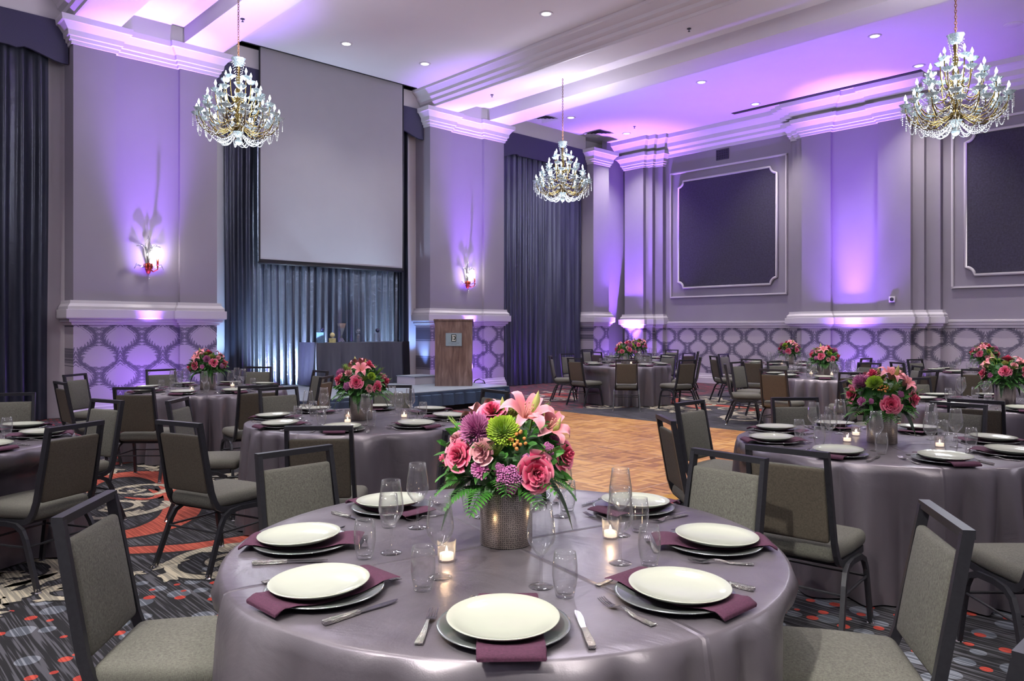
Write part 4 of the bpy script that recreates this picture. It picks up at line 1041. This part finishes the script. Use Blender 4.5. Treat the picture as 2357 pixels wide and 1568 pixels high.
def napkin_mesh():
    mb = MB(); L0, L1 = -.196, .195
    def top(a, l):
        r = math.hypot(a, l)
        z = .0085 if r < .10 else .0085 + .0145 * ((r - .10) / .056) if r < .156 else .023
        if l < -.168: z = .023 - (min(1, (-.168 - l) / .024)) ** 1.5 * .015
        if l > .170: z = .023 - (min(1, (l - .17) / .025)) ** 1.5 * .005
        return z
    n = 44; vs = []; w = .076; aa = [-1, -.75, -.5, -.25, 0, .25, .5, .75, 1]
    for i in range(n + 1):
        l = L0 + (L1 - L0) * i / n
        fat = .003 + .0075 * max(0, min(1, (-.155 - l) / .03)); ww = w * (1 + .02 * sin(9 * l + 1))
        lo = [(ww * q, top(ww * q, l)) for q in aa]
        vs += [(x, l, z) for x, z in lo] + [(ww + .003, l, lo[-1][1] + fat * .5)] + [(x, l, z + fat) for x, z in reversed(lo)] + [(-ww - .003, l, lo[0][1] + fat * .5)]
    q = 20; fs = [(i * q + j, i * q + (j + 1) % q, (i + 1) * q + (j + 1) % q, (i + 1) * q + j) for i in range(n) for j in range(q)] + [tuple(range(q)), tuple(range((n + 1) * q - 1, n * q - 1, -1))]
    return mb.add(vs, fs).mesh('napkin', M['napkin'], auto=70)
GM['napkin'] = napkin_mesh()
def slab(mb, outline, zf, th, mi=0):        # flat cutlery part: outline (x, y) pairs left/right along y
    vs = []
    k = len(outline)
    for (xl, xr, y) in outline:
        z = zf(y); vs += [(xl, y, z), (xr, y, z), (xr, y, z + th), (xl, y, z + th)]
    fs = [(4 * i + j, 4 * i + (j + 1) % 4, 4 * i + 4 + (j + 1) % 4, 4 * i + 4 + j) for i in range(k - 1) for j in range(4)] + [(0, 1, 2, 3), (4 * k - 1, 4 * k - 2, 4 * k - 3, 4 * k - 4)]
    mb.add(vs, fs, mi=mi)
def fork_z(y): return .002 + (.010 * sin(max(0, min(1, (y + .02) / .07)) * pi) if y < .05 else .0) + (.010 * ((y - .05) / .05) ** 2 if y > .05 else 0)
mb = MB(); slab(mb, [(-.0105, .0105, -.10), (-.0095, .0095, -.07), (-.007, .007, -.03), (-.004, .004, .0), (-.0035, .0035, .02)], fork_z, .003)
GM['fork_h'] = mb.mesh('handle', M['hammer'])
mb = MB(); slab(mb, [(-.0035, .0035, .02), (-.004, .004, .03), (-.011, .011, .042), (-.013, .013, .055), (-.0125, .0125, .062)], fork_z, .0022)
for k in range(4): c = -.0105 + .007 * k; slab(mb, [(c - .002, c + .002, .062), (c - .0018, c + .0018, .08), (c - .001, c + .001, .10)], fork_z, .002)
GM['fork_t'] = mb.mesh('tines', M['silver'])
mb = MB(); slab(mb, [(-.009, .009, -.115), (-.010, .010, -.09), (-.008, .008, -.04), (-.007, .007, -.01)], lambda y: .001, .009); GM['knife_h'] = mb.mesh('handle', M['hammer'])
mb = MB(); slab(mb, [(-.006, .006, -.01), (-.007, .008, .02), (-.007, .011, .06), (-.006, .009, .095), (-.003, .0, .115)], lambda y: .004, .002); GM['knife_b'] = mb.mesh('blade', M['silver'])
GM['votive'] = MB().lathe([(0, 0), (.026, 0), (.028, .004), (.030, .068), (.0285, .068), (.0265, .008), (0, .006)], 20).mesh('votive_cup', M['votive'], smooth=True)
GM['wax'] = MB().lathe([(0, .0075), (.0225, .0075), (.0225, .026), (.019, .0265), (0, .025)], 18).mesh('candle', M['wax'], smooth=True)
GM['flame'] = MB().lathe([(0, .027), (.0035, .031), (.0042, .036), (.002, .044), (0, .050)], 8).mesh('flame', M['flame'], smooth=True)
GM['vase'] = MB().lathe([(0, 0), (.088, 0), (.090, .002), (.090, .180), (.0885, .182), (.087, .180), (.087, .01), (0, .008)], 48).mesh('vase', M['vase'], auto=50)

SEAT8 = ['front', 'front right', 'right', 'back right', 'back', 'back left', 'left', 'front left']
SEAT8H = ['front right', 'near right', 'far right', 'back right', 'back left', 'far left', 'near left', 'front left']
def setting(tb, k, ang, rad, lod):
    r0, f0, ph, nm = TABLES[tb]; rg = random.Random(hash_(tb) * 13 + k)
    r, f = r0 + rad * cos(ang), f0 + rad * sin(ang); x, y = cw(r, f)
    rot = ang + YAW + pi / 2 + rg.uniform(-.03, .03)       # local +y points to the table centre
    ph_ = (SEAT8H if ph else SEAT8)[k]; where = ph_ + ' place of ' + nm
    def at(lx_, ly_): return (x + lx_ * cos(rot) - ly_ * sin(rot), y + lx_ * sin(rot) + ly_ * cos(rot))
    a, b_ = at(0, 0)
    o = put('charger_plate', GM['charger'], None, (a, b_, TH + .0012), (0, 0, rot)); tag(o, 'silver charger, ' + where, 'charger', 'chargers on ' + nm)
    o = put('napkin', GM['napkin'], None, (*at(rg.uniform(-.015, .015), .0), TH + .0012), (0, 0, rot + rg.uniform(-.05, .05))); tag(o, 'folded plum napkin, ' + where, 'napkin', 'napkins on ' + nm)
    a, b_ = at(rg.uniform(-.004, .004), -.014)
    o = put('dinner_plate', GM['plate'], None, (a, b_, TH + .0175), (R(-2.2), 0, rot)); o.rotation_euler = Matrix.Rotation(rot, 3, 'Z').to_euler() if 0 else (R(1.6), 0, rot)
    tag(o, 'white dinner plate, ' + where, 'plate', 'dinner plates on ' + nm)
    a, b_ = at(.105 + rg.uniform(-.01, .01), .31 + rg.uniform(-.015, .015))
    o = put('wine_glass', GM['wine'], None, (a, b_, TH + .001)); tag(o, 'stemmed wine glass, ' + where, 'wine glass', 'wine glasses on ' + nm)
    a, b_ = at(.165 + rg.uniform(-.008, .008), .225 + rg.uniform(-.012, .012))
    o = put('water_tumbler', GM['tumbler'], None, (a, b_, TH + .001)); tag(o, 'clear water tumbler, ' + where, 'tumbler', 'water tumblers on ' + nm)
    if lod > 0:
        for nme, lx_, ly_, rz in (('fork', -.19, .01, rg.uniform(-.12, .02)),):
            o = thing('fork', 'hammered dinner fork, ' + where, 'fork', (*at(lx_, ly_), TH + .001), rot + rz, 'forks on ' + nm); put('handle', GM['fork_h'], o); put('tines', GM['fork_t'], o)
        o = thing('dessert_fork', 'crosswise dessert fork, ' + where, 'fork', (*at(-.01 , .205), TH + .001), rot - pi / 2 + rg.uniform(-.15, .15), 'dessert forks on ' + nm, sc=.85); put('handle', GM['fork_h'], o); put('tines', GM['fork_t'], o)
        o = thing('table_knife', 'hammered table knife, ' + where, 'knife', (*at(.195, 0), TH + .001), rot + rg.uniform(.0, .14), 'knives on ' + nm); put('handle', GM['knife_h'], o); put('blade', GM['knife_b'], o)
def hash_(s_): return sum(ord(c) * (i + 3) for i, c in enumerate(s_))
for tb, (r0, f0, ph, nm) in TABLES.items():
    for k in range(8):
        ang = R(-90 + 45 * k + (22.5 if ph else 0)); rad = .70
        if tb == 'T1':
            ang = R([-90, -49, -4, 42, 88, 135, 183, 225][k]); rad = [.755, .71, .70, .69, .66, .66, .69, .71][k]
        px = CX + (r0 + rad * cos(ang)) / (f0 + rad * sin(ang)) * F
        if px < -60 or px > 2440: continue
        setting(tb, k, ang, rad, 1 if f0 < 10 else 0)

# ------------------------------------------------------------------ flowers
FM = {}
def rose_mesh(mat, n=24, open_=1.0):
    mb = MB(); rg = random.Random(n)
    for i in range(n):
        q = i / (n - 1); a0 = i * 2.39996; rb = .003 + .020 * q; h = .036 - .012 * q; wdt = 1.05 - .12 * q
        flare = (.004 + .030 * q ** 1.5 * open_); curl = .009 * q * open_
        def fn(u, v, a0=a0, rb=rb, h=h, wdt=wdt, flare=flare, curl=curl, q=q):
            uu = (u - .5) * 2; wv = wdt * (1 - .35 * abs(uu) ** 3 * v)
            r = rb * (.35 + .65 * v ** .5) + flare * v * v + .0015 * sin(3 * uu + a0) * v
            z = h * v * (1 - .18 * uu * uu * v) + .012 * (1 - q) - .010 * q - curl * max(0, v - .75) * 4 * (.6)
            a = a0 + uu * wv
            return (r * cos(a), r * sin(a), z)
        mb.grid(fn, 8, 5, tf=lambda u, v: max(.05, min(1., .10 + .45 * v + .5 * max(0, v - .8) * 4.0 * (.25 + .75 * q))))
    mb.lathe([(0, -.022), (.010, -.018), (.014, -.005), (.022, .002)], 8)
    return mb.mesh('rose', mat, smooth=True)
FM['rose'] = rose_mesh(M['rose']); FM['rose_light'] = rose_mesh(M['rose_light'], 16, .45)
def petal_strip(mb, pts, wfn, nrm, n=6, tf=None, fold=.25):
    """leaf/petal along a polyline; cross-section of three points folded about the midrib"""
    k = len(pts); vs = []; tv = []
    for i, p in enumerate(pts):
        a = Vector(pts[max(i - 1, 0)]); c = Vector(pts[min(i + 1, k - 1)]); d = (c - a).normalized(); sd = d.cross(Vector(nrm)).normalized(); up = sd.cross(d)
        w = wfn(i / (k - 1)); P = Vector(p)
        vs += [P - sd * w + up * w * fold, P, P + sd * w + up * w * fold]; tt = tf(i / (k - 1)) if tf else i / (k - 1); tv += [tt, max(0, tt - .25), tt]
    mb.add([tuple(v) for v in vs], [(3 * i + j, 3 * i + j + 1, 3 * i + 4 + j, 3 * i + 3 + j) for i in range(k - 1) for j in range(2)], tv)
mb = MB()
for i in range(6):
    a = 2 * pi * i / 6 + (.1 if i % 2 else 0); L_ = .088 if i % 2 else .082; W_ = .016 if i % 2 else .021
    pts = []
    for j in range(9):
        u = j / 8; r = .004 + L_ * (u * .92) ; z = .055 * sin(u * 1.9) - .045 * max(0, u - .62) ** 1.3 * 2
        pts.append((r * cos(a), r * sin(a), z))
    petal_strip(mb, pts, lambda u, W_=W_: W_ * max(.06, sin(pi * min(1, .10 + u * .9)) ** .75), (0, 0, 1), fold=.35, tf=lambda u: .25 + .75 * u)
for i in range(6):
    a = 2 * pi * i / 6 + .5; mb.tube([(.003 * cos(a), .003 * sin(a), .01), (.012 * cos(a), .012 * sin(a), .055)], .0011, 4); mb.ball((.013 * cos(a), .013 * sin(a), .058), .003, 5, 3)
FM['lily'] = mb.mesh('lily', M['lily'], smooth=True)
def mum_mesh(mat, n, L_, dome, w, flatn=1.):
    mb = MB(); rg = random.Random(n)
    for i in range(n):
        q = (i + .5) / n; th = math.acos(1 - q * (1.0 if dome > .5 else .9)); a = i * 2.39996
        d = Vector((sin(th) * cos(a), sin(th) * sin(a), cos(th) * flatn)); ln = L_ * rg.uniform(.85, 1.1)
        pts = [tuple(d * (ln * u) + Vector((0, 0, (.010 * u * u if dome > .5 else -.004 * u)))) for u in (.25, .6, .85, 1.0)]
        petal_strip(mb, pts, lambda u: w * (.6 + .5 * sin(u * 2.6)), (0, 0, 1) if abs(d.z) < .95 else (1, 0, 0), fold=.5)
    mb.ball((0, 0, .002), L_ * .45, 10, 6)
    return mb.mesh('chrysanthemum', mat)
FM['mum_purple'] = mum_mesh(M['mum_purple'], 210, .052, 1, .0022); FM['mum_green'] = mum_mesh(M['mum_green'], 230, .046, 1, .0026, .72)
FM['daisy'] = mum_mesh(M['mum_purple'], 34, .034, 0, .0042, .8)
def sedum_mesh(mat, rad, n):
    mb = MB(); rg = random.Random(n)
    for i in range(n):
        q = (i + .5) / n; th = math.acos(1 - q * .95); a = i * 2.39996; r = rad * rg.uniform(.9, 1.05) * (1 + .12 * sin(5 * a) * sin(4 * th))
        mb.ball((r * sin(th) * cos(a), r * sin(th) * sin(a), r * cos(th) * .6), .0036, 5, 3)
    mb.ball((0, 0, -.004), rad * .85, 10, 6, .6)
    return mb.mesh('sedum', mat, smooth=True)
FM['sedum'] = sedum_mesh(M['sedum'], .036, 190); FM['sedum_green'] = sedum_mesh(M['sedum_green'], .030, 150)
mb = MB(); rg = random.Random(4)
for i in range(16): mb.ball((rg.uniform(-.03, .03), rg.uniform(-.026, .026), .012 + rg.uniform(0, .016)), .0062, 8, 6, 1.25)
FM['berry'] = mb.mesh('berry', M['berry'], smooth=True)
FM['bud'] = MB().grid(lambda u, v: (.0125 * sin(pi * v ** .8) * (1 + .1 * cos(6 * pi * u)) * cos(2 * pi * u), .0125 * sin(pi * v ** .8) * (1 + .1 * cos(6 * pi * u)) * sin(2 * pi * u), .085 * v), 14, 10, closed_u=True, tf=lambda u, v: .1 + .85 * v).tube([(0, 0, -.09), (0, 0, .004)], .0028, 6).mesh('bud', M['bud'], smooth=True)
def fern_mesh():
    mb = MB(); n = 15; L_ = .17
    def rib(u): return (0.0, L_ * u, .035 * sin(pi * u * .6) - .075 * u * u)
    mb.tube([rib(i / 8) for i in range(9)], .0012, 4)
    for i in range(1, n):
        u = i / n; p = Vector(rib(u)); ln = .045 * sin(pi * (.12 + .85 * u)) + .004
        for s_ in (-1, 1):
            q = [tuple(p + Vector((s_ * ln * w, ln * .55 * w, -.010 * w * w))) for w in (0, .35, .7, 1)]
            petal_strip(mb, q, lambda w: .0058 * (sin(pi * min(1, .2 + .78 * w))), (0, 0, 1), fold=.15, tf=lambda w, u=u: .2 + .6 * w)
    return mb.mesh('fern_frond', M['leaf'])
FM['fern'] = fern_mesh()
def feather_mesh():
    mb = MB(); rg = random.Random(9)
    for k in range(5):
        a = rg.uniform(-.5, .5); 
        for j in range(10):
            u = j / 10; p = Vector((.09 * u * sin(a), .09 * u * cos(a), .02 * u))
            for s_ in (-1, 1): petal_strip(mb, [tuple(p), tuple(p + Vector((s_ * .009, .008, .004))), tuple(p + Vector((s_ * .013, .018, .006)))], lambda w: .0018 * (1.2 - w), (0, 0, 1), tf=lambda w: .8)
    return mb.mesh('feathery_green', M['feather'])
M['feather'] = petal('feather_green', hx('3c6a18'), hx('8fb030'))
FM['feather'] = feather_mesh()
def foliage_mesh(seed, n=230):
    mb = MB(); rg = random.Random(seed)
    for i in range(n):
        q = (i + .5) / n; th = math.acos(1 - q * 1.35); a = i * 2.39996; d = Vector((sin(th) * cos(a), sin(th) * sin(a), cos(th)))
        p = Vector((d.x * .165, d.y * .165, .06 + d.z * .125)) * rg.uniform(.82, 1.08); out = (d + Vector((rg.uniform(-.7, .7), rg.uniform(-.7, .7), rg.uniform(-.5, .7)))).normalized(); ln = rg.uniform(.045, .08)
        q_ = [tuple(p + out * (ln * u) + Vector((0, 0, -.015 * u * u))) for u in (0, .25, .5, .75, 1)]; w = rg.uniform(.009, .017)
        petal_strip(mb, q_, lambda u, w=w: w * max(.05, sin(pi * min(1, .06 + .92 * u))), tuple(d), fold=.2, tf=lambda u, c=rg.random(): .2 + .7 * c * u)
    mb.lathe([(0, -.03), (.09, -.02), (.15, .03), (.155, .08), (.12, .14), (.06, .172), (0, .18)], 14)
    return mb.mesh('foliage', M['leaf'])
FM['foliage'] = [foliage_mesh(s_) for s_ in (1, 2)]
def leaf_big():
    mb = MB(); q = [(0, .02 * i, .02 * sin(i * .35) - .0022 * i * i) for i in range(9)]
    petal_strip(mb, q, lambda u: .021 * max(.04, sin(pi * min(1, .05 + .93 * u))), (0, 0, 1), fold=.2, tf=lambda u: .3); return mb.mesh('broad_leaf', M['leaf_dark'])
FM['broad'] = leaf_big()
# (kind, px, py, scale) as read on the front bouquet, turned into directions on the dome
SPEC = [('rose', 1132, 958, 1.15), ('rose', 1056, 1060, 1.1), ('rose', 1237, 1092, 1.25), ('rose', 1318, 1068, 1.1), ('rose_light', 1113, 1046, 1.15), ('rose_light', 1052, 1030, .95),
        ('mum_purple', 1098, 1002, 1.1), ('mum_green', 1160, 1000, 1.15), ('lily', 1216, 972, 1.15), ('lily', 1276, 1000, 1.0), ('bud', 1256, 940, 1.15), ('bud', 1276, 950, .7), ('bud', 1158, 938, .65), ('bud', 1302, 1010, .8),
        ('berry', 1200, 1022, 1.), ('sedum', 1176, 1106, 1.15), ('sedum', 1218, 1062, .5), ('sedum', 1152, 1082, .5), ('daisy', 1107, 1086, 1.), ('sedum_green', 1170, 962, 1.0), ('sedum', 1272, 1044, .6), ('daisy', 1290, 1030, .7)]
def dome_dir(px, py):
    lx_ = (px - 1168) / F * 2.45; lz = (EYE - (py - HY) / F * 2.45) - TH - .265
    x_, z_ = lx_ / .205, lz / .185; s_ = x_ * x_ + z_ * z_
    if s_ > .97: k = math.sqrt(.97 / s_); x_ *= k; z_ *= k; s_ = .97
    return Vector((x_ * .205, -math.sqrt(1 - s_) * .205, z_ * .185))
tmpl = []
for kd, px, py, sc in SPEC: tmpl.append((kd, dome_dir(px, py), sc))
rgb = random.Random(21)
for kd, az, el, sc in [('rose', 60, 20, 1.1), ('rose', 120, 15, 1.15), ('rose_light', 90, 40, 1.), ('lily', 130, 50, 1.), ('mum_purple', 35, 35, .9), ('mum_green', 160, 30, .8), ('sedum', 95, 5, .9), ('rose', 172, 2, .95), ('sedum_green', 60, 55, .9), ('daisy', 20, 5, .9), ('rose_light', 150, -2, .9)]:
    a, e = R(az), R(el); tmpl.append((kd, Vector((.205 * cos(e) * cos(a), .205 * cos(e) * sin(a), .185 * sin(e))), sc))
NAMES = {'rose': 'rose', 'rose_light': 'pale_rose', 'lily': 'lily', 'mum_purple': 'chrysanthemum', 'mum_green': 'green_chrysanthemum', 'daisy': 'daisy', 'sedum': 'sedum', 'sedum_green': 'green_sedum', 'berry': 'berry_sprig', 'bud': 'lily_bud'}
def aim(d, spin=0):
    z = d.normalized(); q = z.to_track_quat('Z', 'Y'); return (q.to_matrix() @ Matrix.Rotation(spin, 3, 'Z')).to_euler()
def make_bouquet(loc, rz, seed, label, sc=1.):
    rg = random.Random(seed)
    o = thing('flower_bouquet', label, 'flowers', loc, rz, None, sc=sc)
    put('foliage', FM['foliage'][seed % 2], o, (0, 0, .215))
    for kd, d, s_ in tmpl:
        if seed and kd != 'rose' and rg.random() < .12: continue
        nd = Vector((d.x / .205, d.y / .205, d.z / .185 * 1.0)).normalized()
        pos = Vector((0, 0, .265)) + d * (.90 if kd not in ('lily',) else .86)
        if seed == 0: nd = (nd + Vector((0, -.55, .12)) * (1 if d.y < 0 else 0)).normalized()
        if kd == 'bud': nd = (nd * .35 + Vector((d.x * 1.5, 0, 1))).normalized(); pos = Vector((0, 0, .265)) + d * .92
        put(NAMES[kd], FM[kd], o, tuple(pos), aim(nd, rg.random() * 6), s_)
    for i in range(15):
        a = 2 * pi * i / 15 + rg.uniform(-.15, .15); r = .085
        f_ = put('fern_frond', FM['fern'], o, (r * cos(a), r * sin(a), .195 + rg.uniform(-.005, .03)), (R(rg.uniform(-14, 12)), 0, a - pi / 2), rg.uniform(.75, 1.05))
    for i in range(6):
        a = 2 * pi * i / 6 + rg.uniform(-.4, .4); e = rg.uniform(.2, .9)
        d = Vector((cos(a) * cos(e), sin(a) * cos(e), sin(e)))
        put('feathery_sprig', FM['feather'], o, tuple(Vector((0, 0, .25)) + d * .15), (e * .9, 0, a - pi / 2), 1.1)
    for i in range(4):
        a = [3.6, 5.9, .9, 2.2][i]; put('broad_leaf', FM['broad'], o, (.09 * cos(a), .09 * sin(a), .22), (R(-8), 0, a - pi / 2), 1.)
    return o
BL = {'T1': 'large pink rose, lily and green chrysanthemum bouquet on the big front table'}
ROT = {'T2': 2.6, 'T3': 4.4, 'T5': 1.2, 'T6': 3.5, 'T7': 5.3, 'T8': 2.0, 'T9': 5.6, 'T10': 3.1, 'T11': 1.7}
for i, (tb, (r0, f0, ph, nm)) in enumerate(TABLES.items()):
    if tb == 'T4': continue
    x, y = cw(r0, f0)
    v = put('flower_vase', GM['vase'], None, (x, y, TH + .001), (0, 0, YAW + i)); tag(v, 'perforated silver metal cylinder vase on ' + nm, 'vase', 'cylinder vases')
    if tb == 'T1': make_bouquet((x, y, TH + .001), YAW, 0, BL['T1'], 1.04)
    else: make_bouquet((x, y, TH + .001), YAW + ROT[tb], i, 'pink rose and lily bouquet with ferns on ' + nm, 1.0)

# votive candles
def votive(r, f, z, label, lit):
    x, y = cw(r, f); o = thing('votive_candle', label, 'candle', (x, y, z), 0, None)
    put('glass_cup', GM['votive'], o); put('wax', GM['wax'], o); put('flame', GM['flame'], o)
VOT = [(1028, 1293, 'T1', 'lit votive candle in a glass cup, left of the vase on '), (1405, 1240, 'T1', 'lit votive candle in a glass cup, right of the vase on '),
       (802, 962, 'T2', 'lit votive candle, farther one left of the vase on '), (800, 974, 'T2', 'lit votive candle nearest the vase, left of it on '), (930, 962, 'T2', 'lit votive candle right of the vase on '),
       (441, 901, 'T3', 'lit votive candle left of the vase on '), (535, 890, 'T3', 'lit votive candle right of the vase on '), (455, 888, 'T3', 'lit votive candle just behind the vase, left, on '),
       (1970, 1004, 'T9', 'lit votive candle left of the vase, farther one, on '), (1950, 1018, 'T9', 'lit votive candle left of the vase, nearer one, on '), (2163, 1030, 'T9', 'lit votive candle right of the vase on '),
       (1867, 862, 'T8', 'lit votive candle left of the vase on '), (1931, 862, 'T8', 'lit votive candle right of the vase on '), (1918, 859, 'T8', 'lit votive candle behind right of the vase on '),
       (1436, 836, 'T5', 'lit votive candle left before the vase on '), (1470, 836, 'T5', 'lit votive candle right before the vase on '), (1449, 835, 'T5', 'lit votive candle before the vase middle on '),
       (1789, 835, 'T7', 'lit votive candle left of the vase on '), (1799, 838, 'T7', 'lit votive candle just before the vase on ')]
for px, py, tb, lb in VOT:
    r, f = gp(px, py, TH); r0, f0 = TABLES[tb][:2]; d = math.hypot(r - r0, f - f0)
    if d > .45: r, f = r0 + (r - r0) * .3 / d, f0 + (f - f0) * .3 / d
    if d < .14: r, f = r0 + (r - r0) * .16 / d, f0 + (f - f0) * .16 / d
    votive(r, f, TH + .001, lb + TABLES[tb][3], True)

# ------------------------------------------------------------------ lights
def light(kind, name, loc, energy, color=(1, 1, 1), size=.1, target=None, angle=60, blend=.5):
    l = bpy.data.lights.new(name, kind); l.energy = energy; l.color = color
    if kind == 'SPOT': l.spot_size = R(angle); l.spot_blend = blend; l.shadow_soft_size = size
    elif kind == 'POINT': l.shadow_soft_size = size
    elif kind == 'AREA': l.size = size
    o = bpy.data.objects.new(name, l); COL.objects.link(o); o.location = loc
    if target is not None:
        d = Vector(target) - Vector(loc); o.rotation_euler = d.to_track_quat('-Z', 'Y').to_euler()
    return o
PUR = (.36, .15, 1.0); LAV = (.44, .21, 1.0)
K = 1.0
# uplights grazing the pilasters
for x, y in ((-13.38, 4.40), (-13.38, 11.60)):
    light('SPOT', 'uplight_beam', (x, y, .22), 8500 * K, PUR, .04, (-13.70, y, 6.0), 25, 1.)
    light('SPOT', 'uplight_beam', (x + .35, y, .22), 4200 * K, LAV, .04, (-12.6, y, 6.5), 44, 1.)
    light('POINT', 'uplight_spill', (x + .28, y, .6), 42 * K, PUR, .05)
light('SPOT', 'uplight_beam', (-13.40, 17.2, .22), 7500 * K, PUR, .04, (-13.45, 17.35, 6.0), 44, 1.)
light('SPOT', 'uplight_beam', (-12.9, 16.8, .22), 2600 * K, PUR, .05, (-12.0, 16.2, 6.8), 70, 1.)
light('POINT', 'uplight_spill', (-13.2, 17.1, .6), 40 * K, PUR, .05)
light('SPOT', 'uplight_beam', (-7.15, 17.15, .22), 9500 * K, PUR, .04, (-7.15, 17.45, 6.0), 28, 1.)
light('SPOT', 'uplight_beam', (-7.15, 16.9, .22), 3600 * K, PUR, .05, (-7.15, 16.1, 6.8), 76, 1.)
light('POINT', 'uplight_spill', (-7.15, 16.95, .6), 38 * K, PUR, .05)
# cold wash on the stage drapes
light('SPOT', 'stage_wash', (-13.2, 9.95, SZ + .12), 760 * K, (.62, .82, 1), .04, (-14.15, 8.3, 1.6), 110, .7)
light('SPOT', 'stage_wash', (-13.2, 5.95, SZ + .12), 620 * K, (.62, .82, 1), .04, (-14.0, 7.9, 2.1), 96, .7)
light('SPOT', 'stage_wash', (-13.75, 5.72, SZ + .1), 170 * K, (.35, .6, 1), .03, (-14.3, 5.82, 2), 60, .8)
light('SPOT', 'stage_wash', (-13.85, 10.33, SZ + .1), 150 * K, (.25, .45, 1), .03, (-14.3, 10.3, 2.4), 60, .8)
# downlights under the cans, and more of the same grid outside the frame
for x, y, lb in dls: light('SPOT', 'downlight_beam', (x, y, ZC - .03), (190 if x < -12.3 and y < 10 else 620) * K, (1, .95, .88), .06, (x, y, 0), 95, .9)
for x, y in ((-9, 7.2), (-5.5, 7.4), (-5.5, 9.3), (-2, 7.4), (-2, 9.3), (1.5, 8.4), (-9, 1.2), (-5.5, 1.2), (-2, 1.0), (-12.5, .6), (1.5, 1.2), (-2, -2.2), (-5.5, -2.0), (-2, 14.4), (1.5, 14.4), (-2, 16.7)):
    light('SPOT', 'downlight_beam', (x, y, ZC - .03), 620 * K, (1, .95, .88), .06, (x, y, 0), 95, .9)
light('SPOT', 'track_spot', (-.6, -2.4, 5.6), 1900 * K, (1, .97, .88), .12, (-1.6, 1.3, .8), 34, .8)
light('SPOT', 'track_spot', (3.2, .5, 5.6), 500 * K, (1, .97, .88), .12, (-1.6, 2.6, .8), 44, .8)
# chandeliers, then fill lamps added out of view
for x, y, z in ((-10.62, 4.62, 4.14), (-10.72, 11.62, 4.14), (cx_, cy_, 4.12)):
    light('POINT', 'chandelier_and_fill_glow', (x, y, z + .78), 75 * K, (.90, .96, 1), .35)
    light('POINT', 'chandelier_and_fill_glow', (x + .3, y, z + 1.45), 95 * K, (.90, .82, 1), .25)
    light('POINT', 'chandelier_and_fill_glow', (x, y, z - .12), 60 * K, (.90, .96, 1), .2)
for x, y in ((-3.3, 4.5), (4.0, 11.4), (-3.3, -2.6), (-10.6, -2.6)): light('POINT', 'chandelier_and_fill_glow', (x, y, 5.2), 190 * K, (.95, .93, 1), .4)  # unseen lamps added to lift the ceiling, no chandelier built here
for y in (4.40, 11.60): light('POINT', 'sconce_glow', (XR + .2, y + .1, 2.76), 18 * K, (1, .95, .85), .03)
for x, y in (cw(*gp(1028, 1293, TH)), cw(*gp(1405, 1240, TH))): light('POINT', 'candle_glow', (x, y, TH + .06), .35, (1, .7, .4), .01)
# soft ambient from the open rear of the room
w = bpy.data.worlds.new('World'); scn.world = w; w.use_nodes = True
bg = w.node_tree.nodes['Background']; bg.inputs[0].default_value = (.60, .54, .68, 1); bg.inputs[1].default_value = .34

# ------------------------------------------------------------------ camera
cam = bpy.data.cameras.new('Camera'); co = bpy.data.objects.new('Camera', cam); COL.objects.link(co)
co.location = (0, 0, EYE); co.rotation_euler = (pi / 2, 0, YAW)
cam.sensor_width = 36; cam.lens = F / 2357 * 36; cam.clip_start = .05; cam.clip_end = 100
cam.shift_y = -(784 - HY) / 2357
scn.camera = co
scn.view_settings.view_transform = 'Standard'
scn.view_settings.look = 'None'
scn.view_settings.exposure = -0.2
cy = scn.cycles
cy.max_bounces = 4; cy.diffuse_bounces = 2; cy.glossy_bounces = 2; cy.transmission_bounces = 2; cy.transparent_max_bounces = 20
cy.use_adaptive_sampling = True; cy.adaptive_threshold = .10; cy.use_light_tree = False
cy.caustics_reflective = False; cy.caustics_refractive = False
cy.sample_clamp_indirect = 4.0
